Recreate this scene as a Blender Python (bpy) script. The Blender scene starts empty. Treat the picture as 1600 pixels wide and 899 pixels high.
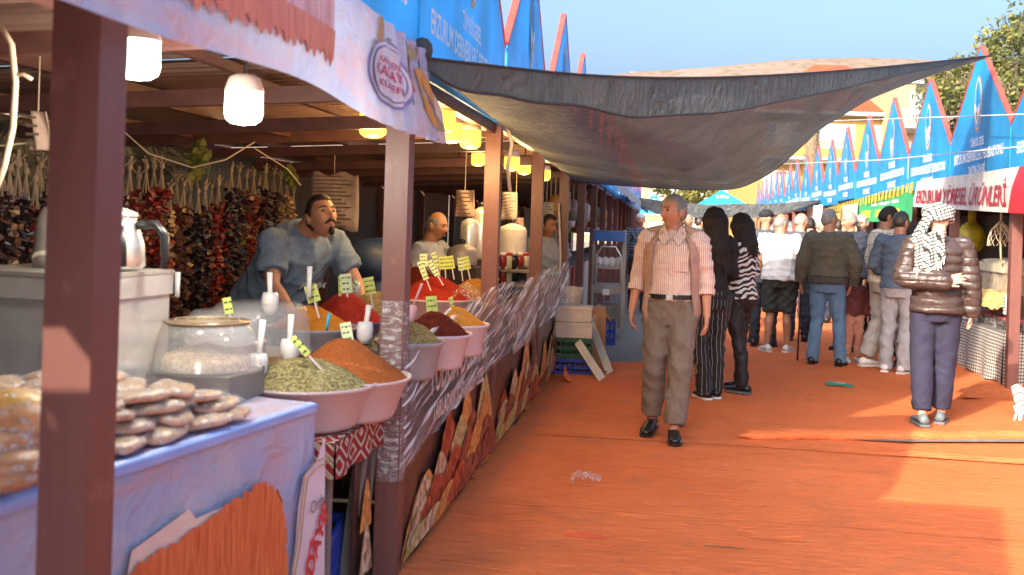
import bpy, bmesh, math, random
import numpy as np
from mathutils import Vector, Matrix, noise as mnoise
random.seed(7); rng = np.random.default_rng(7)
C = bpy.context.scene.collection
SC = bpy.context.scene
R = math.radians
# ---------------------------------------------------------------- camera
YAW, ROLL, SHIFT = math.atan(240/1600), R(1.8), -(449.5-347.5)/1600
EYE = Vector((0, 0, 1.5))
FWD = Vector((-math.sin(YAW), math.cos(YAW), 0))
_r0 = Vector((math.cos(YAW), math.sin(YAW), 0)); _u0 = Vector((0, 0, 1))
RIGHT = _r0*math.cos(ROLL) + _u0*math.sin(ROLL)
UP = _u0*math.cos(ROLL) - _r0*math.sin(ROLL)
cam_d = bpy.data.cameras.new('camera'); cam = bpy.data.objects.new('camera', cam_d); C.objects.link(cam)
cam_d.sensor_width = 36; cam_d.lens = 36; cam_d.shift_y = SHIFT
cam_d.clip_start = 0.05; cam_d.clip_end = 5000
cam_d.dof.use_dof = True; cam_d.dof.focus_distance = 8.0; cam_d.dof.aperture_fstop = 3.6
m3 = Matrix((RIGHT, UP, -FWD)).transposed(); cam.matrix_world = Matrix.Translation(EYE) @ m3.to_4x4()
SC.camera = cam
def ray(x, y):
    return FWD + RIGHT*((x-800)/1600) + UP*((449.5-y)/1600 + SHIFT)
def P(x, y, d): return EYE + ray(x, y)*d                     # a point seen at pixel x, y at depth d
def PX(x, y, X):                                            # ... on the plane X
    r = ray(x, y); return EYE + r*(X/r.x)
def PZ(x, y, z=0.0):                                        # ... at height z
    r = ray(x, y); return EYE + r*((z-1.5)/r.z)
# ---------------------------------------------------------------- world, sun, exposure
SUN = Vector((-.90, -1.65, 1.0)).normalized()                # towards the sun
EL = math.asin(SUN.z); AZ = math.atan2(SUN.x, SUN.y)
w = bpy.data.worlds.new('World'); SC.world = w; w.use_nodes = True
nt = w.node_tree; sky = nt.nodes.new('ShaderNodeTexSky'); sky.sky_type = 'NISHITA'; sky.sun_disc = False
sky.sun_elevation = EL; sky.sun_rotation = AZ; sky.air_density = 0.9; sky.dust_density = 10.0; sky.ozone_density = 4.0
bg = nt.nodes['Background']; nt.links.new(sky.outputs[0], bg.inputs[0]); bg.inputs[1].default_value = 0.15
sun_d = bpy.data.lights.new('sun', 'SUN'); sun_d.energy = 2.1; sun_d.angle = R(0.5); sun_d.color = (1, .86, .68)
sun = bpy.data.objects.new('sun', sun_d); C.objects.link(sun); sun.rotation_euler = (-SUN).to_track_quat('-Z', 'Y').to_euler()
SC.view_settings.view_transform = 'Standard'; SC.view_settings.look = 'None'; SC.view_settings.gamma = 1
SC.view_settings.exposure = 1.95
SC.render.engine = 'CYCLES'; SC.cycles.max_bounces = 8; SC.cycles.transparent_max_bounces = 16; SC.cycles.use_denoising = True
# ---------------------------------------------------------------- materials
def lin(r, g, b):
    f = lambda c: ((c/255+.055)/1.055)**2.4 if c > 10 else c/255/12.92
    return (f(r), f(g), f(b))
class NT:                                                   # short node building
    def __init__(s, m):
        m.use_nodes = True; s.t = m.node_tree; s.b = s.t.nodes['Principled BSDF']; s.out = s.t.nodes['Material Output']
        s._o = None
    def set(s, sock, v):
        if isinstance(v, bpy.types.NodeSocket): s.t.links.new(v, sock)
        elif isinstance(v, (tuple, list)) and len(v) == 3 and sock.type == 'RGBA': sock.default_value = (*v, 1)
        else: sock.default_value = v
    def n(s, typ, ins=None, **pr):
        d = s.t.nodes.new('ShaderNode'+typ)
        for k, v in pr.items(): setattr(d, k, v)
        for k, v in (ins or {}).items(): s.set(d.inputs[k], v)
        return d
    def co(s, scale=None, which='Object'):
        if s._o is None: s._o = s.n('TexCoord')
        o = s._o.outputs[which]
        if scale is None: return o
        return s.n('Mapping', {0: o, 3: scale}).outputs[0]
    def m(s, op, a, b=0.0, c=0.0):
        return s.n('Math', {0: a, 1: b, 2: c}, operation=op).outputs[0]
    def xyz(s, v=None):
        return s.n('SeparateXYZ', {0: v or s.co()}).outputs
    def mix(s, f, a, b):
        d = s.n('Mix', data_type='RGBA'); s.set(d.inputs[0], f); s.set(d.inputs[6], a); s.set(d.inputs[7], b); return d.outputs[2]
    def noise(s, scale=5, det=3, vec=None, rough=.55, dist=0):
        return s.n('TexNoise', {'Vector': vec or s.co(), 'Scale': scale, 'Detail': det, 'Roughness': rough, 'Distortion': dist}).outputs[0]
    def ramp(s, f, lo, hi):
        return s.n('MapRange', {0: f, 1: lo, 2: hi, 3: 0.0, 4: 1.0}).outputs[0]
    def stripe(s, x, period, width):                        # 1 inside a line of that width
        return s.m('LESS_THAN', s.m('FRACT', s.m('DIVIDE', x, period)), width/period)
    def col(s, c): s.set(s.b.inputs['Base Color'], c)
    def bump(s, h, st=.3, d=.01):
        s.set(s.b.inputs['Normal'], s.n('Bump', {'Strength': st, 'Distance': d, 'Height': h}).outputs[0])
MATS = {}
def mat(name, col=(.5, .5, .5), rough=.6, metal=0.0, var=.18, scale=6, bump=0.0, bscale=60, fn=None, spec=.5, sheen=0, emit=None, trans=0, alpha=None, transl=0, vec=None):
    if name in MATS: return MATS[name]
    m = bpy.data.materials.new(name); t = NT(m); b = t.b; MATS[name] = m
    b.inputs['Roughness'].default_value = rough; b.inputs['Metallic'].default_value = metal
    b.inputs['Specular IOR Level'].default_value = spec
    if sheen: b.inputs['Sheen Weight'].default_value = sheen
    if trans: b.inputs['Transmission Weight'].default_value = trans
    v = t.co(vec) if vec else None
    if var:
        f = t.ramp(t.noise(scale, 4, v), .3, .7)
        t.col(t.mix(f, tuple(c*(1-var) for c in col), tuple(min(1, c*(1+var)) for c in col)))
    else: t.col(col)
    if bump: t.bump(t.noise(bscale, 3, v), bump)
    if emit: b.inputs['Emission Color'].default_value = (*emit[0], 1); b.inputs['Emission Strength'].default_value = emit[1]
    if alpha is not None: b.inputs['Alpha'].default_value = alpha
    if fn: fn(t)
    if transl:
        tr = t.n('BsdfTranslucent'); l = b.inputs['Base Color'].links
        t.set(tr.inputs[0], l[0].from_socket if l else tuple(col)); ms = t.n('MixShader', {0: transl, 1: b.outputs[0], 2: tr.outputs[0]})
        t.t.links.new(ms.outputs[0], t.out.inputs[0])
    return m
# ---------------------------------------------------------------- mesh building
def frame(d, up=Vector((0, 0, 1))):
    d = d.normalized()
    if abs(d.dot(up)) > .99: up = Vector((0, 1, 0))
    x = up.cross(d).normalized(); return x, d.cross(x).normalized()
class MB:
    def __init__(s): s.v, s.f, s.mi, s.m = [], [], [], 0
    def add(s, vs, fs):
        o = len(s.v); s.v += [tuple(v) for v in vs]; s.f += [tuple(i+o for i in f) for f in fs]; s.mi += [s.m]*len(fs); return s
    def box(s, c, size, rz=0.0, mtx=None):
        hx, hy, hz = (a/2 for a in size); q = Matrix.Rotation(rz, 3, 'Z') if mtx is None else mtx; c = Vector(c)
        vs = [c + q @ Vector((x*hx, y*hy, z*hz)) for z in (-1, 1) for y in (-1, 1) for x in (-1, 1)]
        return s.add(vs, [(0, 2, 3, 1), (4, 5, 7, 6), (0, 1, 5, 4), (2, 6, 7, 3), (0, 4, 6, 2), (1, 3, 7, 5)])
    def bar(s, a, b, wd, h=None, up=Vector((0, 0, 1))):
        a, b = Vector(a), Vector(b); h = h or wd; x, y = frame(b-a, up)
        vs = [p + x*(i*wd/2) + y*(j*h/2) for p in (a, b) for i, j in ((-1, -1), (1, -1), (1, 1), (-1, 1))]
        return s.add(vs, [(3, 2, 1, 0), (4, 5, 6, 7), (0, 1, 5, 4), (1, 2, 6, 5), (2, 3, 7, 6), (3, 0, 4, 7)])
    def tube(s, pts, r, n=8, cap=True, sy=1.0, up=Vector((0, 0, 1))):
        pts = [Vector(p) for p in pts]; k = len(pts); rs = r if isinstance(r, (list, tuple)) else [r]*k; vs = []
        x = None
        for i, p in enumerate(pts):
            d = (pts[min(i+1, k-1)] - pts[max(i-1, 0)]).normalized()
            if x is None: x, y = frame(d, up)
            else: x = (x - d*x.dot(d)).normalized(); y = d.cross(x)
            for j in range(n):
                a = 2*math.pi*j/n; vs.append(p + x*(math.cos(a)*rs[i]) + y*(math.sin(a)*rs[i]*sy))
        fs = [(i*n+j, i*n+(j+1) % n, (i+1)*n+(j+1) % n, (i+1)*n+j) for i in range(k-1) for j in range(n)]
        if cap: fs += [tuple(range(n))[::-1], tuple(range((k-1)*n, k*n))]
        return s.add(vs, fs)
    def limb(s, pts, rs, n=12, sy=1.0):                      # tube with round ends
        pts = [Vector(p) for p in pts]; d0 = (pts[0]-pts[1]).normalized(); d1 = (pts[-1]-pts[-2]).normalized()
        a = [pts[0]+d0*rs[0]*k for k in (.95, .6)]; b = [pts[-1]+d1*rs[-1]*k for k in (.6, .95)]
        return s.tube(a+pts+b, [rs[0]*.3, rs[0]*.8]+list(rs)+[rs[-1]*.8, rs[-1]*.3], n, True, sy)
    def rings(s, rr, n=20, cap=True):                        # rr: (cx, cy, cz, rx, ry) stacked ellipses
        vs = []
        for cx, cy, cz, rx, ry in rr:
            for j in range(n):
                a = 2*math.pi*j/n; vs.append((cx+rx*math.cos(a), cy+ry*math.sin(a), cz))
        k = len(rr); fs = [(i*n+j, i*n+(j+1) % n, (i+1)*n+(j+1) % n, (i+1)*n+j) for i in range(k-1) for j in range(n)]
        if cap: fs += [tuple(range(n))[::-1], tuple(range((k-1)*n, k*n))]
        return s.add(vs, fs)
    def lathe(s, prof, c=(0, 0, 0), n=24, sx=1.0, sy=1.0):
        c = Vector(c); vs = [c+Vector((r*math.cos(2*math.pi*j/n)*sx, r*math.sin(2*math.pi*j/n)*sy, z)) for r, z in prof for j in range(n)]
        k = len(prof); fs = [(i*n+j, i*n+(j+1) % n, (i+1)*n+(j+1) % n, (i+1)*n+j) for i in range(k-1) for j in range(n)]
        if prof[0][0] > 1e-4: fs.append(tuple(range(n))[::-1])
        if prof[-1][0] > 1e-4: fs.append(tuple(range((k-1)*n, k*n)))
        return s.add(vs, fs)
    def ball(s, c, rad, n=10, mtx=None):
        rad = rad if isinstance(rad, (tuple, list)) else (rad,)*3; c = Vector(c); vs = []; q = mtx or Matrix.Identity(3); k = max(4, n//2)
        for i in range(k+1):
            th = math.pi*i/k
            for j in range(n):
                ph = 2*math.pi*j/n
                vs.append(c + q @ Vector((rad[0]*math.sin(th)*math.cos(ph), rad[1]*math.sin(th)*math.sin(ph), rad[2]*math.cos(th))))
        return s.add(vs, [(i*n+j, (i+1)*n+j, (i+1)*n+(j+1) % n, i*n+(j+1) % n) for i in range(k) for j in range(n)])
    def grid(s, fn, nu, nv, closed=False):
        vs = [fn(i/nu, j/nv) for j in range(nv+1) for i in range(nu+1)]; q = nu+1
        return s.add(vs, [(j*q+i, j*q+i+1, (j+1)*q+i+1, (j+1)*q+i) for j in range(nv) for i in range(nu)])
    def shell(s, fn, nu, nv, th):                            # grid with thickness th (a vector or a number along z)
        th = Vector(th) if not isinstance(th, (int, float)) else Vector((0, 0, th)); q = nu+1
        a = [Vector(fn(i/nu, j/nv)) for j in range(nv+1) for i in range(nu+1)]; o = len(a)
        fs = [(j*q+i, j*q+i+1, (j+1)*q+i+1, (j+1)*q+i) for j in range(nv) for i in range(nu)]
        fs += [tuple(o+i for i in f[::-1]) for f in fs]
        rim = [i for i in range(q)] + [j*q+nu for j in range(1, nv+1)] + [nv*q+i for i in range(nu-1, -1, -1)] + [j*q for j in range(nv-1, 0, -1)]
        fs += [(rim[i], o+rim[i], o+rim[(i+1) % len(rim)], rim[(i+1) % len(rim)]) for i in range(len(rim))]
        return s.add(a+[v+th for v in a], fs)
    def prism(s, poly, ext):                                 # poly: 3-D points, ext: vector
        n = len(poly); a = [Vector(p) for p in poly]; e = Vector(ext)
        return s.add(a+[p+e for p in a], [tuple(range(n))[::-1], tuple(range(n, 2*n))]+[(i, (i+1) % n, n+(i+1) % n, n+i) for i in range(n)])
    def face(s, poly): return s.add(poly, [tuple(range(len(poly)))])
    def mesh(s, name, mats, smooth=False, inv=None):
        me = bpy.data.meshes.new(name); vs = s.v
        if inv is not None: vs = [tuple(inv @ Vector(v)) for v in vs]
        me.from_pydata(vs, [], s.f)
        for m in (mats if isinstance(mats, (list, tuple)) else [mats]): me.materials.append(m)
        if len(me.materials) > 1: me.polygons.foreach_set('material_index', s.mi)
        if smooth: me.polygons.foreach_set('use_smooth', [True]*len(s.f))
        me.validate(); me.update(); return me
WM = {}                                                     # world matrices, kept by hand
def put(name, me, parent=None, loc=(0, 0, 0), rz=0.0):
    o = bpy.data.objects.new(name, me); C.objects.link(o); o.location = loc; o.rotation_euler = (0, 0, rz)
    m = Matrix.Translation(Vector(loc)) @ Matrix.Rotation(rz, 4, 'Z')
    if parent: o.parent = parent; m = WM[parent.name] @ m
    WM[o.name] = m; return o
def tag(o, label, cat, group=None):
    o['label'] = label; o['category'] = cat
    if group: o['group'] = group
    return o
def thing(name, label, cat, loc=(0, 0, 0), rz=0.0, group=None): return tag(put(name, None, None, loc, rz), label, cat, group)
def part(name, mb, mats, parent, smooth=False, world=False, stuff=False):
    me = mb if isinstance(mb, bpy.types.Mesh) else mb.mesh(name, mats, smooth, WM[parent.name].inverted() if world and parent else None)
    o = put(name, me, parent)
    if stuff: o['kind'] = 'stuff'
    return o
def solo(name, mb, mats, label, cat, group=None, smooth=False, loc=(0, 0, 0), rz=0.0): return tag(put(name, mb if isinstance(mb, bpy.types.Mesh) else mb.mesh(name, mats, smooth), None, loc, rz), label, cat, group)
def struct(name, mb, mats, smooth=False, parent=None):
    o = put(name, mb.mesh(name, mats, smooth), parent)
    if parent is None: o['kind'] = 'structure'
    return o
def dup(o, loc=None, rz=None, label=None, parent=None):
    c = o.copy(); C.objects.link(c); c.parent = parent
    if loc is not None: c.location = loc
    if rz is not None: c.rotation_euler = (0, 0, rz)
    if label: c['label'] = label
    WM[c.name] = (WM[parent.name] if parent else Matrix.Identity(4)) @ Matrix.Translation(c.location) @ c.rotation_euler.to_matrix().to_4x4()
    for ch in list(o.children): dup(ch, parent=c)
    return c
_tc = {}
def text_mesh(s, size, m, align='CENTER', bold=.0, shear=0.0, squash=1.0):
    k = (s, size, m.name, align, bold, shear, squash)
    if k in _tc: return _tc[k]
    cu = bpy.data.curves.new('lettering', 'FONT'); cu.body = s; cu.size = size; cu.align_x = align; cu.align_y = 'CENTER'; cu.resolution_u = 2
    cu.offset = bold; cu.shear = shear; cu.fill_mode = 'FRONT'
    o = bpy.data.objects.new('lettering', cu); C.objects.link(o)
    dg = bpy.context.evaluated_depsgraph_get(); me = bpy.data.meshes.new_from_object(o.evaluated_get(dg))
    me.name = 'lettering'; bpy.data.objects.remove(o); bpy.data.curves.remove(cu)
    for v in me.vertices: v.co.x *= squash
    me.materials.clear(); me.materials.append(m); _tc[k] = me; return me
def letter(s, size, m, parent, loc, rot, name='lettering', **kw):   # rot: euler in the parent's frame
    o = put(name, text_mesh(s, size, m, **kw), parent, loc); o.rotation_euler = rot; return o
def sm(a, b, x):
    t = min(1, max(0, (x-a)/(b-a))); return t*t*(3-2*t)

def map_text(st, m, parent, fmap, u0, u1, v0, v1, o, name='lettering', bold=.0, shear=0.0):
    me = text_mesh(st, 1.0, m, 'LEFT', bold, shear).copy(); co = [v.co.copy() for v in me.vertices]; xs = [c.x for c in co]; ys = [c.y for c in co]; a, b, c_, d = min(xs), max(xs), min(ys), max(ys)
    inv = WM[parent.name].inverted()
    for v, q in zip(me.vertices, co): v.co = inv @ Vector(fmap(u0+(u1-u0)*(q.x-a)/(b-a), v1+(v0-v1)*(q.y-c_)/(d-c_), o))
    return put(name, me, parent)
def vplane(x, y, A, Cc):                                    # pixel ray onto the upright plane through two points
    d = Cc-A; n = Vector((d.y, -d.x, 0)); r_ = ray(x, y); return EYE + r_*((A-EYE).dot(n)/r_.dot(n))
def curve(pts, t):                                          # smooth polyline, even in t
    k = (len(pts)-1)*min(.99999, max(0, t)); i = int(k); f = k-i; p = [pts[max(0, i-1)], pts[i], pts[i+1], pts[min(len(pts)-1, i+2)]]
    return .5*((2*p[1])+(p[2]-p[0])*f+(2*p[0]-5*p[1]+4*p[2]-p[3])*f*f+(3*p[1]-p[0]-3*p[2]+p[3])*f**3)
def quad(TL_, TR_, BR_, BL_, sag=0.0, wob=.012, nrm=Vector((-1, 0, 0))):
    def f(u, v, o=0.0): return TL_.lerp(TR_, u).lerp(BL_.lerp(BR_, u), v) + Vector((0, 0, -sag*4*u*(1-u))) + nrm*(o+wob*math.sin(u*9+v*3)+wob*.5*math.sin(u*23-v*5))
    return f
# ---------------------------------------------------------------- the materials of the place
def fx_carpet(t):
    o = t.co(); r = t.m('ADD', t.m('MULTIPLY', t.noise(1, 5, t.co((2.0, 13, 1)), .6, 1.6), .6), t.m('MULTIPLY', t.noise(1, 5, t.co((6, 40, 1)), .65, 2.0), .7)); g = t.noise(350, 2)
    big = t.ramp(t.noise(.9, 4), .3, .7); dirt = t.m('MAXIMUM', t.ramp(t.noise(2.6, 7, None, .7), .54, .72), t.ramp(t.noise(17, 5, None, .7), .62, .70))
    c = t.mix(big, (.86, .205, .068), (.94, .255, .088)); c = t.mix(t.m('MULTIPLY', dirt, .45), c, (.46, .17, .09)); c = t.mix(t.m('MULTIPLY', g, .12), c, (.45, .11, .04))
    x, y, z = t.xyz(); seam = t.stripe(t.m('ADD', y, t.m('MULTIPLY', t.noise(1.5, 3), .12)), 2.7, .012)
    c = t.mix(t.m('MULTIPLY', t.ramp(r, .62, .42), .28), c, (.42, .085, .028)); sp_ = t.ramp(t.noise(38, 2), .70, .76); c = t.mix(t.m('MULTIPLY', sp_, .5), c, (.30, .07, .03)); c = t.mix(t.m('MULTIPLY', seam, .45), c, (.30, .05, .02)); t.col(c)  # wrinkle troughs darkened in the colour, shade painted into the creases
    h = t.m('ADD', t.m('MULTIPLY', r, 1.0), t.m('MULTIPLY', g, .06)); t.bump(h, .9, .05)
CARPET = mat('carpet_felt', rough=.95, var=0, fn=fx_carpet, spec=.15)
def fx_asphalt(t):
    c = t.mix(t.ramp(t.noise(140, 3), .35, .65), (.125, .105, .085), (.27, .23, .19)); t.col(t.mix(t.ramp(t.noise(1.2, 5), .4, .7), c, (.22, .18, .145))); t.bump(t.noise(220, 3), .5)
ASPHALT = mat('asphalt', rough=.9, var=0, fn=fx_asphalt)
BROWN = mat('brown_paint', (.105, .042, .034), .42, var=.25, scale=9, bump=.05, bscale=40)
def fx_post(t):
    x, y, z = t.xyz(); n = t.noise(1, 5, t.co((22, 22, 3))); wear = t.ramp(t.noise(9, 8, None, .75), .58, .66)
    c = t.mix(n, (.125, .044, .037), (.21, .085, .071)); c = t.mix(t.m('MULTIPLY', wear, .5), c, (.27, .13, .095)); t.col(c); t.bump(n, .15)
POST = mat('post_paint', rough=.45, var=0, fn=fx_post)
def fx_roof(t):
    n = t.noise(1, 4, t.co((1.5, 30, 4))); t.col(t.mix(n, (.15, .085, .065), (.33, .21, .165)))
ROOF = mat('roof_sheet_brown', rough=.55, var=0, fn=fx_roof)
BLUE = mat('blue_vinyl', (.035, .44, .78), .38, var=.22, scale=1.6, bump=.9, bscale=2.6, transl=.5)
REDRIM = mat('red_rim', (.62, .06, .045), .5)
WHITE_PRINT = mat('white_print', (.72, .76, .80), .5, var=.1, scale=40)
TAN_PRINT = mat('tan_print', (.52, .30, .17), .5); NAVY_PRINT = mat('navy_print', (.06, .10, .30), .5)
def fx_tarp(t):
    n = t.noise(3, 5, None, .6, 1.5); t.col(t.mix(n, (.008, .009, .009), (.05, .052, .05))); t.bump(n, .8, .05)
TARP = mat('black_tarp', rough=.28, var=0, fn=fx_tarp)
PANEL = mat('grey_panel', (.10, .085, .08), .6, bump=.1)
def fx_net(t):
    x, y, z = t.xyz(); thr = t.noise(1, 3, t.co((14, 150, 14)), .7); b = t.ramp(t.noise(2.2, 6, None, .65), .3, .7)
    t.col(t.mix(b, (.078, .094, .102), (.150, .165, .165)))
    a = t.m('ADD', .945, t.m('MULTIPLY', t.m('GREATER_THAN', thr, .5), .045)); t.set(t.b.inputs['Alpha'], a); t.bump(t.m('ADD', t.m('MULTIPLY', thr, .12), t.noise(5, 4, t.co((1, 2.2, 1)), .55, 1.5)), .9, .09)
NET = mat('shade_net', rough=.85, var=0, fn=fx_net, transl=.16)
def fx_film(t):                                             # stretch wrap: clear with pulled streaks, their shine put in as milky white
    x, y, z = t.xyz(); s = t.m('SUBTRACT', z, t.m('MULTIPLY', y, .21)); v = t.n('CombineXYZ', {0: t.m('MULTIPLY', s, 60.0), 1: t.m('MULTIPLY', y, .32), 2: 0.0}).outputs[0]
    n = t.noise(1, 6, v, .65); k = t.ramp(n, .515, .60); t.col((.93, .91, .89)); t.bump(n, .6, .03)
    t.set(t.b.inputs['Alpha'], t.m('ADD', t.m('MULTIPLY', k, .82), .07))
FILM = mat('stretch_film', rough=.16, var=0, fn=fx_film, spec=.9)
def fx_filmpost(t):
    n = t.noise(1, 6, t.co((14, 14, 34)), .7, 1.5); t.col((.80, .78, .77)); t.bump(n, 1.0, .02); t.set(t.b.inputs['Alpha'], t.m('ADD', t.m('MULTIPLY', t.ramp(n, .48, .62), .7), .16))
FILMPOST = mat('film_wrapped', rough=.2, var=0, fn=fx_filmpost, spec=.9)
PANELPRINT = mat('dark_brown_vinyl', (.062, .030, .024), .32, var=.2, scale=3, bump=.08, bscale=4)
def spice_print(name, a, b, sc):
    def fx(t):
        v = t.n('TexVoronoi', {'Vector': t.co(), 'Scale': sc}); k = t.n('SeparateColor', {0: v.outputs['Color']}).outputs[0]
        t.col(t.mix(k, a, b)); t.bump(v.outputs[0], .1)
    return mat(name, rough=.35, var=0, fn=fx)
SP = [spice_print('print_red', (.12, .006, .006), (.62, .10, .05), 26), spice_print('print_orange', (.42, .11, .02), (.85, .42, .12), 36),
      spice_print('print_nuts', (.22, .09, .035), (.85, .66, .42), 22), spice_print('print_khaki', (.28, .20, .05), (.66, .56, .25), 40),
      spice_print('print_maroon', (.04, .006, .006), (.42, .09, .06), 24)]
def powder(name, a, b, sc=160, bs=.4):
    def fx(t):
        v = t.n('TexVoronoi', {'Vector': t.co(), 'Scale': sc}); k = t.n('SeparateColor', {0: v.outputs['Color']}).outputs[0]
        t.col(t.mix(t.ramp(t.noise(9, 4), .35, .65), t.mix(k, a, b), t.mix(k, tuple(.8*c for c in a), b))); t.bump(t.noise(sc*.8, 2), bs, .008)
    return mat(name, rough=.95, var=0, fn=fx, spec=.1)
POW = dict(oregano=powder('spice_oregano', (.13, .105, .04), (.42, .36, .17), 110, .9), rust=powder('spice_rust', (.28, .075, .02), (.40, .12, .035), 240, .3),
           turmeric=powder('spice_turmeric', (.50, .17, .018), (.64, .25, .03), 260, .3), red=powder('spice_red', (.24, .02, .012), (.42, .035, .02), 220, .4),
           grey=powder('spice_grey', (.15, .115, .055), (.28, .22, .12), 130, .7), khaki=powder('spice_khaki', (.20, .14, .05), (.36, .27, .11), 120, .8),
           dark=powder('spice_dark', (.07, .012, .008), (.17, .025, .014), 150, .6), amber=powder('spice_amber', (.36, .14, .02), (.55, .25, .04), 200, .4),
           salt=powder('spice_salt', (.4, .25, .13), (.62, .45, .28), 90, .6))
BOWLW = mat('pale_plastic', (.60, .48, .50), .35, var=.12, scale=300); BOWLP = mat('purple_plastic', (.16, .07, .22), .35); BOWLG = mat('grey_plastic', (.30, .29, .31), .4)
def fx_clear(t): t.set(t.b.inputs['Alpha'], .25)
CLEAR = mat('clear_plastic', (.80, .80, .78), .12, var=.05, fn=fx_clear, spec=.8)
SCOOP = mat('white_plastic', (.78, .77, .75), .3, var=.06); TEAL = mat('teal_plastic', (.02, .36, .50), .35); PINKP = mat('pink_plastic', (.75, .42, .42), .35)
CARD = mat('lime_card', (.66, .78, .20), .7, var=.08, scale=30); CARD2 = mat('pale_card', (.68, .82, .48), .7, var=.08, scale=30); INK = mat('ink', (.05, .11, .05), .7)
STEEL = mat('steel', (.66, .64, .60), .26, .55, var=.1, scale=12, bump=.03, bscale=9); BLACKP = mat('black_plastic', (.015, .015, .016), .3); DULL = mat('dull_steel', (.33, .30, .26), .5, .3)
STRING = mat('string', (.62, .50, .34), .8); WHITECL = mat('white_cloth', (.72, .68, .62), .85, bump=.2)
BLUECR = mat('blue_crate_plastic', (.02, .06, .38), .4); GREENCR = mat('green_crate_plastic', (.02, .11, .05), .4); REDPL = mat('red_plastic', (.48, .015, .015), .4)
CARTON = mat('cardboard', (.42, .25, .13), .85, bump=.1); STYRO = mat('white_box', (.62, .56, .50), .6, bump=.1); WOODW = mat('worn_wood', (.20, .165, .135), .8, var=.35, scale=3, vec=(8, 8, 1), bump=.3)
PALEW = mat('pale_painted_wood', (.66, .63, .58), .6)
EMW = mat('lamp_white_lit', (.9, .95, .9), .5, var=0, emit=((.88, 1.0, .93), 1.1)); EMY = mat('lamp_yellow_lit', (.5, .36, .06), .5, var=0, emit=((1.0, .60, .07), .62)); LAMPB = mat('lamp_body', (.62, .52, .45), .4)
GLASSD = mat('dark_glass', (.012, .010, .012), .08, var=.1); LABELW = mat('bottle_label', (.7, .66, .6), .6)
LEAFY = mat('leaf_yellow', (.16, .17, .035), .6, transl=.3)
# ---------------------------------------------------------------- ground, carpet, hill
W = 2.32; Y0 = 1.82; XL = -1.1
def XR(y): return 3.15 + .02*y
mb = MB(); mb.face([(-1500, -300, 0), (1500, -300, 0), (1500, 3000, 0), (-1500, 3000, 0)]); struct('ground', mb, ASPHALT)
def ripple(x, y): return .004*mnoise.noise(Vector((x*1.2, y*6, 0))) + .008*mnoise.noise(Vector((x*.7, y*1.1, 5)))
def carpet_near(u, v):
    y = -4 + 11.3*v; x0 = -1.06 + .03*mnoise.noise(Vector((0, y*2.3, 1))); x1 = 3.6
    x = x0 + (x1-x0)*u; e = sm(.06, 0, u)*.012
    return (x, y, .014 + ripple(x, y) + e)
mb = MB(); mb.grid(carpet_near, 60, 150); struct('carpet', mb, CARPET, True)
def carpet_far(u, v):
    y = 7.16 + 42*v**1.6; x0 = -1.06 if y < 10.9 else min(.05, -1.06+(y-10.9)*2.2); x1 = XR(y)+.25
    x0 += .03*mnoise.noise(Vector((0, y*2.3, 1))); x = x0 + (x1-x0)*u
    fold = sm(1.35, 1.8, x)*(.035*math.exp(-((y-7.24)/.06)**2)) + .05*sm(2.7, 3.3, x)*abs(mnoise.noise(Vector((x*2, y*2.2, 3))))
    return (x, y - .06*sm(1.9, 3.2, x)*(1-v)**8, .018 + ripple(x, y) + fold)
mb = MB(); mb.grid(carpet_far, 60, 170); struct('carpet', mb, CARPET, True)
# the loose edge of the far length, rolled up over a strip of bare ground
a, b = PZ(1152, 684, .03), PZ(1700, 684, .03)
mb = MB(); N = 60
def roll(i):
    t = i/N; q = a.lerp(b, t); return Vector((q.x, q.y + .02*math.sin(t*9)+.012*mnoise.noise(Vector((t*14, 0, 0))), .046+.010*mnoise.noise(Vector((t*9, 2, 0)))))
mb.tube([roll(i) for i in range(N+1)], [max(.008, .078*sm(0, .04, i/N)*(1+.3*mnoise.noise(Vector((i*.4, 1, 1))))) for i in range(N+1)], 10, True, 0.55)
o = struct('carpet_fold', mb, CARPET, True)
mb = MB(); q = [PZ(1330, 694), PZ(1420, 690), PZ(1700, 690), PZ(1700, 698), PZ(1420, 698)]
mb.face([(p.x, p.y, .034) for p in q]); struct('bare_ground_strip', mb, ASPHALT)
def hill(u, v):
    x = -900 + 2200*u; y = 250 + 700*v
    h = 148*sm(0, .75, v)*(.72 + .28*sm(-250, 120, x)) * (1 - .25*sm(330, 700, x)) + 9*mnoise.noise(Vector((x*.006, y*.006, 0)))*sm(0, .3, v) + 3*mnoise.noise(Vector((x*.03, y*.03, 4)))*v
    return (x, y, h*.935*(1-.15*v) - 2)
def fx_hill(t):
    n = t.noise(.02, 6, None, .65); k = t.noise(.16, 4); c = t.mix(t.ramp(n, .4, .62), (.19, .130, .105), (.225, .165, .135)); t.col(t.mix(t.ramp(k, .5, .62), c, (.12, .105, .06)))
HILL = mat('dry_hillside', rough=1, var=0, fn=fx_hill, spec=.1)
mb = MB(); mb.grid(hill, 110, 50); struct('hill', mb, HILL, True)
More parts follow.
